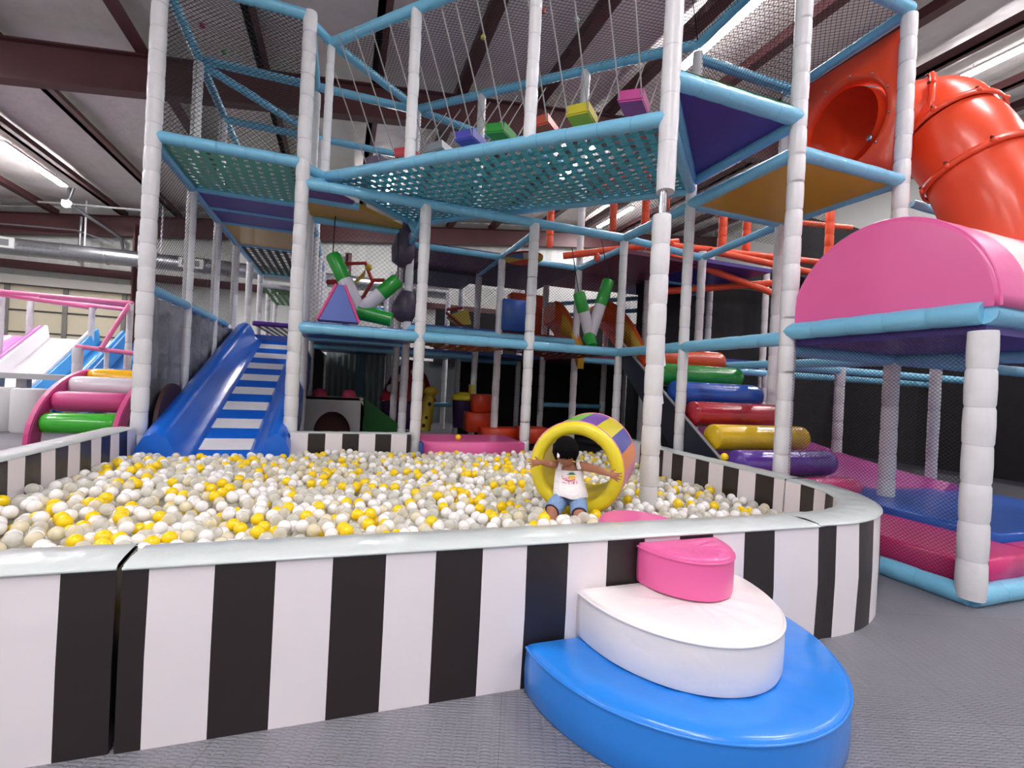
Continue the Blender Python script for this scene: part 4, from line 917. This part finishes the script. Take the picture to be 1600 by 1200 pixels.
# wavy slides
def wslide(nm, lb, x0, wd, m, Y=11.4):
    t = thing('toddler_slide', (x0 + wd / 2, 13.4, 0), lb, 'slide'); mb = MB(); rings = []; L = Vector((x0, 15.0, 0))
    dirv = Vector((0, -1, 0)); sdv = Vector((1, 0, 0))
    for q in range(13):
        f = q / 12; z = .15 + 1.72 * (1 - f) ** 1.05; p = L + dirv * 3.1 * f + Vector((0, 0, z))
        h = .3
        rings.append([p + sdv * 0 + Vector((0, 0, h)), p + sdv * .07 + Vector((0, 0, h)), p + sdv * .12, p + sdv * (wd - .12), p + sdv * (wd - .07) + Vector((0, 0, h)), p + sdv * wd + Vector((0, 0, h)), p + sdv * wd + Vector((0, 0, -.08)), p + Vector((0, 0, -.08))])
    mb.loft(rings, 0, True); return mb.build('chute', m, t)
wslide('a', 'lilac pink plastic toddler slide at the left edge', -8.0, .98, mat('lilac_plastic', (214, 140, 206), .35, coat=.3))
wslide('b', 'white plastic toddler slide between the lilac and blue ones', -6.98, .98, mat('slide_white_plastic', (232, 230, 234), .35, coat=.3))
wslide('c', 'light blue plastic toddler slide right of the white one', -5.96, .62, mat('slide_sky_plastic', (70, 160, 226), .35, coat=.3))
wslide('d', 'blue slide side rising behind the pink rail ladder at left', -5.3, .62, mat('slide_mid_blue_plastic', (50, 130, 200), .35, coat=.3), 11.2)
# counter and stools
t = thing('counter', at(40, 590, 9.2), 'long pale grey counter on square legs in front of the toddler slides', 'counter')
gm = mat('counter_grey', (176, 176, 178), .45)
A = at(-60, 586, 8.9); B_ = at(118, 584, 9.3); mb = MB(); d = (B_ - A); d.z = 0; ln = d.length; d.normalize(); pr = Vector((-d.y, d.x, 0)); zc = .99
def cbox(c, l_, w_, h_): mb.box(c, (l_, w_, h_), Matrix((d, pr, Vector((0, 0, 1)))).transposed())
mid = (A + B_) / 2; cbox(Vector((mid.x, mid.y, zc)), ln, .5, .1); mb.build('counter_top', gm, t)
for f in (.3, .54, .97):
    c = A.lerp(B_, f); mb = MB(); mb.box((c.x, c.y, .47), (.16, .16, .94)); mb.build('leg', gm, t)
for q, (x, lb) in enumerate(((-2, 'white cylinder stool under the counter at the left edge'), (46, 'white cylinder stool under the counter, right of the leg'))):
    p = at(x, 672, 8.7); t = thing('stool', (p.x, p.y, 0), lb, 'stool'); mb = MB(); mb.path([(p.x, p.y, .0), (p.x, p.y, .04), (p.x, p.y, .74), (p.x, p.y, .78)], [.25, .27, .27, .24], 20); mb.build('seat', mat('stool_white', (222, 222, 222), .45), t)
t = thing('low_step', at(30, 690, 8), 'low pale grey padded kerb on the floor left of the arch climber', 'kerb')
mb = MB(); mb.box(at(10, 690, 8.0) + Vector((0, 0, -.05)), (1.8, .8, .2), Matrix.Rotation(-.2, 3, 'Z')); mb.build('pad', gm, t)
p = Vector((-1.97, 6.95, 0)); t = thing('round_panel', p, 'dark brown round panel leaning behind the left post by the slide', 'panel')
mb = MB(); mb.path([Vector((-1.99, 6.95, .56)), Vector((-1.95, 6.95, .56))], .54, 28); mb.build('disc', mat('dark_brown_disc', (72, 44, 44), .6), t)

# ------------------------------------------------------------------ foam barrel in the pit
c0 = at(898, 734, 3.38); c1 = at(927, 709, 3.97); ax = (c1 - c0).normalized(); LEN = (c1 - c0).length
ba = (Vector((0, 0, 1)) - ax * ax.z).normalized(); bb_ = ba.cross(ax) * -1
if bb_.dot(rt) < 0: bb_ = -bb_
RO, RI = .338, .245
t = thing('foam_barrel', (c0 + c1) / 2, 'hollow yellow foam barrel with multicoloured patches in the ball pit, a child inside', 'soft play barrel')
def cr(ang, r, u): return c0 + ax * (u * LEN) + (bb_ * math.cos(ang) + ba * math.sin(ang)) * r
pc_ = [mat('patch_purple', (128, 80, 176), .35, coat=.2), mat('patch_yellow', (232, 216, 44), .35, coat=.2), mat('patch_blue', (50, 58, 160), .35, coat=.2), mat('patch_orange', (226, 126, 48), .35, coat=.2), mat('patch_pink', (214, 100, 170), .35, coat=.2), mat('patch_green', (132, 214, 48), .35, coat=.2)]
n = 96; mb = MB()
for half, (u0, u1) in enumerate(((.06, .97),)):
    for q in range(n):
        a0 = math.pi / 2 - 2 * math.pi * q / n; a1 = math.pi / 2 - 2 * math.pi * (q + 1) / n
        ci = (int(q / n * 16) + half * 3) % 6
        if half == 0 and int(q / n * 16) >= 8: ci = (int(q / n * 16) + 2) % 6
        mb.add([cr(a0, RO, u0), cr(a1, RO, u0), cr(a1, RO + .004, (u0 + u1) / 2), cr(a0, RO + .004, (u0 + u1) / 2), cr(a1, RO, u1), cr(a0, RO, u1)], [(0, 1, 2, 3), (3, 2, 4, 5)], ci, True)
mb.build('patched_cover', pc_, t)
bm_ = mat('barrel_yellow', (236, 218, 46), .38, .25, 5, coat=.2)
mb = MB(); k = 64
rs_ = [(RO, .062), (RO - .004, .03), (RO - .03, .004), (RO - .055, 0), (RI + .02, .006), (RI + .002, .03), (RI, .06)]
mb.loft([[cr(2 * math.pi * q / k, r, u) for q in range(k)] for r, u in rs_], 0, True, False); mb.build('front_lip', bm_, t)
mb = MB(); mb.loft([[cr(2 * math.pi * q / k, r, u) for q in range(k)] for r, u in ((RI, .06), (RI, .5), (RI, .93), (RI + .03, .985), (RO - .03, 1.0), (RO, .97))], 0, True, False); mb.build('inner_lining', bm_, t)
mb = MB(); mb.path([cr(2 * math.pi * q / k, RO + .001, .06) for q in range(k)], .005, 5, False, 0, True, True); mb.path([cr(2 * math.pi * q / k, RO + .001, .97) for q in range(k)], .006, 5, False, 0, True, True); mb.build('piping', mat('piping_pink', (226, 150, 160), .5), t)

# ------------------------------------------------------------------ the child
hip = at(891, 770, 3.33)
kid = thing('person', hip, 'small black haired child in white tank top and blue shorts sitting in the barrel', 'person')
def remesh(o, vox, sm=6):
    m = o.modifiers.new('Remesh', 'REMESH'); m.mode = 'VOXEL'; m.voxel_size = vox; m.use_smooth_shade = True
    s_ = o.modifiers.new('Smooth', 'SMOOTH'); s_.iterations = sm; s_.factor = .5; return o
mb = MB()
def cap_(pts, rs, n=14): 
    mb.path(pts, rs, n); mb.sphere(pts[0], rs[0], n, 8); mb.sphere(pts[-1], rs[-1], n, 8)
sp = at(889.5, 752, 3.37); ch = at(889, 738, 3.385); nk = at(887, 724, 3.36); hd = at(884, 704, 3.30)
fdir = (-fw * .84 - rt * .12 + Vector((0, 0, -.54))).normalized(); hup = (Vector((0, 0, 1)) - fdir * fdir.z).normalized(); hrt = fdir.cross(hup); hrt = hrt if hrt.dot(rt) > 0 else -hrt
Hrot = Matrix((hrt, fdir, hup)).transposed()
Trot = Matrix((rt, fw, Vector((0, 0, 1)))).transposed()
mb.sphere(hip - Vector((0, 0, .02)), (.08, .066, .06), 18, 12, 0, Trot); mb.sphere(sp, (.078, .058, .09), 18, 12, 0, Trot); mb.sphere(ch, (.09, .064, .08), 18, 12, 0, Trot)
mb.path([ch, nk, nk.lerp(hd, .5)], [.05, .034, .034], 14)
mb.sphere(hd, (.074, .082, .09), 22, 16, 0, Hrot)
mb.sphere(hd + fdir * .035 - hup * .052, (.046, .042, .04), 16, 10, 0, Hrot)          # jaw
mb.sphere(hd + fdir * .05 - hup * .03 + hrt * .03, .026, 10, 8); mb.sphere(hd + fdir * .05 - hup * .03 - hrt * .03, .026, 10, 8)   # cheeks
mb.sphere(hd + fdir * .086 - hup * .018, (.011, .014, .012), 10, 8, 0, Hrot)            # nose
mb.sphere(hd + fdir * .076 - hup * .045, (.018, .01, .009), 10, 8, 0, Hrot)            # lips
for s in (1, -1): mb.sphere(hd + hrt * s * .076 - hup * .01, (.009, .018, .026), 10, 8, 0, Hrot)  # ears
# arms
def arm(sh, el, wr, hand_dir, palm_n, thumb_side, ra):
    cap_([sh, sh.lerp(el, .5), el, el.lerp(wr, .4), wr], [ra, ra * .92, ra * .8, ra * .78, ra * .52])
    d = hand_dir.normalized(); s = palm_n.cross(d).normalized() * thumb_side
    pl = wr + d * .03
    mb.sphere(pl, (.024, .03, .012), 12, 8, 0, Matrix((s, d, palm_n)).transposed())
    for q, (off, L, spd) in enumerate(((.019, .036, .34), (.0065, .041, .1), (-.0065, .038, -.12), (-.018, .03, -.36))):
        b0 = pl + d * .018 + s * off; fd = (d + s * spd - palm_n * .1).normalized(); m1 = b0 + fd * L * .5; m2 = m1 + (fd - palm_n * .35).normalized() * L * .55
        mb.path([b0 - fd * .01, b0, m1, m2], [.0065, .0068, .0062, .0048], 8); mb.sphere(m2, .0048, 8, 6)
    b0 = wr + d * .012 + s * .017; td = (s * .85 + d * .6).normalized(); mb.path([b0 - td * .01, b0 + td * .016, b0 + td * .03 + d * .006], [.008, .0072, .0055], 8); mb.sphere(b0 + td * .03 + d * .006, .0055, 8, 6)
shL = at(869, 726, 3.40); elL = at(857, 725, 3.40); wrL = at(845, 722.5, 3.38)
arm(shL, elL, wrL, at(828, 724, 3.40) - wrL, -fw, -1, .031)
shR = at(908, 728, 3.36); elR = at(930, 733, 3.29); wrR = at(951, 740.5, 3.19)
arm(shR, elR, wrR, at(968, 746.5, 3.15) - wrR, -fw, 1, .033)
# legs
knL = at(863, 797, 3.19); knR = at(905, 802, 3.15)
ftL = at(858, 850, 3.12); ftR = at(907, 862, 3.06)
hpL = at(879, 775, 3.31); hpR = at(903, 776, 3.31)
for a_, k_, f_ in ((hpL, knL, ftL), (hpR, knR, ftR)):
    cap_([a_, a_.lerp(k_, .5), k_, k_.lerp(f_, .35), f_], [.058, .052, .04, .038, .026])
    mb.sphere(f_ - fw * .035 - Vector((0, 0, .015)), (.028, .055, .02), 12, 8, 0, Trot)
body = remesh(mb.build('body', skin, kid), .0034, 4)
# hair: a cap that leaves the face free, with a fringe
mb = MB(); mb.sphere(hd, 1, 36, 26, 0, None); c_ = hd
vs = []
rn = random.Random(3)
for v in mb.v:
    nrm = (Vector(v) - c_).normalized(); lx = nrm.dot(hrt); ly = nrm.dot(fdir); lz = nrm.dot(hup)
    fr = ly > .35 and lz < .32 + .05 * math.sin(lx * 25) and abs(lx) < .72
    low = lz < -.62
    k_ = .80 if fr or (low and ly > -.1) else 1.0
    r_ = Vector((lx * .088, ly * .098, lz * .104)) * (k_ + (.012 * math.sin(lx * 40 + lz * 13) if k_ == 1 else 0))
    vs.append(tuple(c_ + hrt * r_.x + fdir * r_.y + hup * r_.z))
mb.v = vs
for q in range(26):
    a = -.95 + 1.9 * q / 25; s0 = c_ + hrt * math.sin(a) * .084 + fdir * math.cos(a) * .088 + hup * .045
    e0 = c_ + hrt * math.sin(a) * .084 + fdir * (math.cos(a) * .088 + .004) + hup * (.002 + rn.uniform(-.008, .008)); mb.path([s0, s0.lerp(e0, .5) + fdir * .006, e0], [.009, .008, .002], 6)
for s in (1, -1):
    for q in range(6):
        s0 = c_ + hrt * s * .084 + fdir * (.03 - q * .016) + hup * .01; e0 = s0 - hup * (.05 + rn.uniform(0, .012)) - hrt * s * .012; mb.path([s0, e0], [.008, .003], 6)
mb.build('hair', hair, kid)
mb = MB(); q = at(871.5, 711.5, 3.2); mb.sphere(q, (.006, .005, .018), 8, 6); mb.sphere(q + Vector((.008, 0, -.004)), (.006, .005, .014), 8, 6); mb.build('hair_clip', mat('clip_white', (248, 236, 240), .4), kid)
for s in (1, -1):
    mb = MB(); e = hd + fdir * .079 + hrt * s * .028 + hup * .0; mb.sphere(e, (.013, .005, .006), 10, 6, 0, Hrot); mb.build('eye', mat('dark_eye', (30, 22, 20), .2), kid)
    mb = MB(); e = hd + fdir * .081 + hrt * s * .029 + hup * .014; mb.path([e - hrt * .012, e + hup * .003, e + hrt * .012], .0022, 5); mb.build('eyebrow', hair, kid)
mb = MB(); e = hd + fdir * .087 - hup * .046; mb.path([e - hrt * .014, e - hup * .002, e + hrt * .014], .0028, 6); mb.build('mouth', mat('lip', (150, 76, 70), .4), kid)
# tank top
U = Vector((0, 0, 1)); mb = MB(); k = 36; rings = []
def er(c, a, bq, lift=0, fl=None):
    out = []
    for q in range(k):
        th = 2 * math.pi * q / k; z = 0
        if fl: z = fl(th)
        out.append(c + rt * a * math.cos(th) + fw * bq * math.sin(th) + U * (z + lift))
    return out
hem = at(891, 772, 3.33); w1 = at(890, 760, 3.36); w2 = at(889, 748, 3.38); w3 = at(889.5, 738, 3.385); w4 = at(889.5, 731, 3.385)
rings = [er(hem - fw * .022, .12, .118, 0, lambda th: .006 * math.sin(th * 5)), er(hem - fw * .022, .122, .12, .004, lambda th: .006 * math.sin(th * 5)), er(w1 - fw * .02, .113, .104), er(w2 - fw * .008, .104, .09), er(w3, .099, .076), er(w4, .092, .072, 0, lambda th: -.012 * abs(math.sin(th)) ** 2 * (1 if math.sin(th) < 0 else .3)), er(w4, .085, .066, 0, lambda th: -.01 * abs(math.sin(th)))]
mb.loft(rings, 0, True, False)
for s, px0, px1 in ((-1, 874, 877), (1, 905, 901)):
    f0 = at(px0, 733, 3.32); tp2 = at(px1, 719, 3.375); bk_ = at(px0, 732, 3.45)
    for o_ in (-.007, 0, .007): mb.path([f0 + rt * o_, f0.lerp(tp2, .6) + rt * o_ - fw * .01, tp2 + rt * o_ + U * .004, bk_.lerp(tp2, .4) + rt * o_, bk_ + rt * o_], .0075, 8)
top_ = mb.build('tank_top', shirt, kid)
ms = top_.modifiers.new('Solid', 'SOLIDIFY'); ms.thickness = .003
# print on the shirt: pineapple and pink script-like word shapes
def sf(px, py): # point on shirt front
    p_ = at(px, py, 3.3); c_ = w2; rel = p_ - c_; xx = max(-.9, min(.9, rel.dot(rt) / .1)); return c_ + rt * (xx * .1) - fw * ((.1 + .32 * max(0, -rel.z)) * math.sqrt(1 - xx * xx) + .005) + U * rel.z
def patch(name, m, pts, par=top_):
    b_ = MB(); q3 = [sf(*p) for p in pts]; cen = sum(q3, Vector()) / len(q3); b_.add([cen - fw * .002] + q3, [(0, i + 1, (i + 1) % len(q3) + 1) for i in range(len(q3))]); return b_.build(name, m, par)
lf = mat('print_green', (30, 130, 90), .8)
pts = []
for q in range(7):
    a = math.pi * (q / 6); pts += [(892.5 + 6.6 * math.cos(a), 740 - 5.2 * math.sin(a)), (892.5 + 3 * math.cos(a + .25), 740 - 2.0 * math.sin(a + .25))]
patch('pineapple_leaves', lf, pts[:-1] + [(886, 741), (899, 741)][::1])
patch('pineapple_fruit', mat('print_yellow', (240, 200, 90), .8), [(893 + 6.3 * math.cos(a * .5236), 745 + 3.6 * math.sin(a * .5236)) for a in range(12)])
pk = mat('print_pink', (244, 130, 170), .8)
b_ = MB()
for seq in ([(878, 743), (880, 748), (884, 746), (886, 750)], [(880, 752), (879, 757), (883, 759), (885, 754), (880, 753)], [(888, 751), (889, 758), (892, 753), (894, 759), (895, 752)], [(897, 751), (896, 757), (900, 758), (901, 751)], [(882, 749), (890, 750), (898, 748)]):
    b_.path([sf(*s_) for s_ in seq], .0038, 6)
b_.build('pink_lettering', pk, top_)
# shorts
mb = MB(); mb.sphere(hip - U * .02, (.1, .084, .068), 20, 12, 0, Trot)
for a_, k_ in ((hpL, knL), (hpR, knR)):
    e_ = k_ + (k_ - a_).normalized() * .005; mb.path([a_ - U * .02, a_.lerp(e_, .5), e_], [.056, .06, .056], 18); mb.sphere(a_ - U * .02, .056, 16, 10)
remesh(mb.build('shorts', denim, kid), .005, 4)
for k_, a_ in ((knL, hpL), (knR, hpR)):
    d = (k_ - a_).normalized(); mb = MB(); mb.path([k_ + d * .002, k_ + d * .007], [.051, .05], 18); mb.build('shorts_hem', mat('dark_hem', (70, 50, 66), .7), kid)

# ------------------------------------------------------------------ balls in the pit
b = MB(); b.poly([(-2.05, 2.25), (2.6, 2.25)] + arc(2.6, 2.985, .78, -80, 0, 10) + [(3.44, 6.15), (-2.05, 6.15)], .005, .25); tag(b.build('pit_base_pad', mat('pit_pad', (196, 194, 184), .7)), 'pale padded base lying under the balls inside the striped walls', 'mat')
rn = random.Random(11)
RB = .04; grid = {}; balls = []
def axis_d(p):
    u = max(0, min(LEN, (p - c0).dot(ax))); return (p - (c0 + ax * u)).length, (p - c0).dot(ax)
obst = [(*W(-3, 0).xy, .13), (*W(-2, 0).xy, .13), (*W(-1, 0).xy, .12), (*W(0, 0).xy, .12), (*W(0, -2).xy, .125), (*knL.xy, .075), (*knR.xy, .075)]
KP = [hip, hpL, hpR, hpL.lerp(knL, .5), hpR.lerp(knR, .5), knL, knR, knL.lerp(ftL, .5), knR.lerp(ftR, .5), ftL, ftR]
KC = (knL + knR) / 2 - fw * .14
def surf(x, y):
    z = .365 + .022 * math.sin(x * 2.3 + 1) * math.cos(y * 1.9) + .015 * math.sin(x * 5.1 + y * 4.3)
    z += .05 * max(0, 1 - abs(y - 2.4) / .5) * (1 if x < 0 else .3) + .03 * max(0, 1 - abs(x + 1.9) / .5)
    z += .12 * min(1, 1.6 * max(0, 1 - math.hypot(x - KC.x, y - KC.y) / .55))
    return z
tries = 0
while tries < 26000:
    tries += 1
    x = rn.uniform(-2.03, 3.62); y = rn.uniform(2.19, 6.16)
    if x > 2.5 and y < 3.1 and math.hypot(x - 2.62, y - 2.965) > .8: continue
    if x > 3.43 and y < 5: continue
    if x > 3.6 - 0 and y < 6: continue
    if -2.05 < x < -.5 and y > 5.98: continue
    if 1.26 < x < 1.8 and y < 2.45: continue
    if any((x - ox) ** 2 + (y - oy) ** 2 < orr * orr for ox, oy, orr in obst): continue
    gx, gy = int(x / .08), int(y / .08); z = .29
    for i in (-1, 0, 1):
        for j in (-1, 0, 1):
            for (bx, by, bz) in grid.get((gx + i, gy + j), ()):
                d2 = (x - bx) ** 2 + (y - by) ** 2
                if d2 < .0064: z = max(z, bz + math.sqrt(.0064 - d2) + .0002)
    if z > surf(x, y): continue
    dd, uu = axis_d(Vector((x, y, z)))
    if dd < RO + .045 and -.04 < uu < LEN + .04: continue
    if min((Vector((x, y, z)) - v).length for v in KP) < .085: continue
    grid.setdefault((gx, gy), []).append((x, y, z)); balls.append((x, y, z))
KINDS = ['yellow'] * 21 + ['pearl'] * 29 + ['clear'] * 36 + ['cream'] * 14
def pick(x, y):
    g = math.sin(x * 3.1 + 2) * math.sin(y * 2.7) + .6 * math.sin(x * 7 + y * 5)
    return 'yellow' if rn.random() < .10 + .16 * max(0, g) + .05 else rn.choice(['pearl'] * 34 + ['clear'] * 44 + ['cream'] * 12)
kinds = [pick(x, y) for x, y, z in balls]
kinds = [k_ if k_ != 'clear' or rn.random() < .85 else 'pearl' for k_ in kinds]
def proj(p):
    d = Vector(p) - Vector((0, 0, H)); Y = d.dot(fw); a = d.dot(rt) / Y * F; b_ = d.z / Y * F
    return 800 + (a + .05 * b_) / NR, 600 + (.05 * a - b_) / NR, Y
cand = []
for q, (x, y, z) in enumerate(balls):
    px, py, Y = proj((x, y, z))
    f = 2.14 / y; zc_ = H + (z + .03 - H) * f
    above = sum(1 for i in (-1, 0, 1) for j in (-1, 0, 1) for (bx, by, bz) in grid.get((int(x / .08) + i, int(y / .08) + j), ()) if bz > z + .028)
    if 0 < px < 1600 and zc_ > .645 and above == 0 and y > 2.2: cand.append((Y, q))
cand.sort(); near = set(q for _, q in cand[:296])
protos = {}
lab = {'yellow': ('glossy solid yellow plastic ball in the front half of the ball pit', 'yellow balls at the front of the pit'), 'pearl': ('opaque pearl white plastic ball in the front half of the ball pit', 'pearl white balls at the front of the pit'),
       'clear': ('see-through colourless plastic ball in the front half of the ball pit', 'clear balls at the front of the pit'), 'cream': ('pale cream tinted plastic ball in the front half of the ball pit', 'cream balls at the front of the pit')}
for q in sorted(near):
    k_ = kinds[q]; L_, G_ = lab[k_]
    if k_ not in protos:
        mb = MB(); mb.sphere((0, 0, 0), RB, 18, 12); o = mb.build('ball', ballmats[k_]); o.location = balls[q]; tag(o, L_, 'ball', G_); protos[k_] = o
    else: inst(protos[k_], balls[q], L_, 'ball', G_)
rest = MB(); sph = MB(); sph.sphere((0, 0, 0), RB, 12, 8); mi = {'yellow': 0, 'pearl': 1, 'clear': 2, 'cream': 3}
for q, (x, y, z) in enumerate(balls):
    if q in near: continue
    rest.add([(v[0] + x, v[1] + y, v[2] + z) for v in sph.v], sph.f, mi[kinds[q]], True)
o = rest.build('pit_balls', [ballmats[k_] for k_ in ('yellow', 'pearl', 'clear', 'cream')]); tag(o, 'mass of small yellow, white and clear balls filling the rest of the ball pit', 'balls', None, 'stuff')
for (px, py, Y, k_, lb) in ((716, 683, 6.55, 'yellow', 'single yellow ball resting on top of the long pink foam block'), (243, 648, 6.0, 'yellow', 'yellow ball lying beside the left bolster of the blue slide'), (237, 657, 5.9, 'pearl', 'white ball lying beside the left bolster of the blue slide'),
                           (1132, 714, 4.95, 'yellow', 'yellow ball perched on the right pit wall by the rollers')):
    mb = MB(); mb.sphere((0, 0, 0), RB, 16, 12); o = mb.build('ball', ballmats[k_]); o.location = at(px, py, Y); tag(o, lb, 'ball')
print('balls', len(balls))
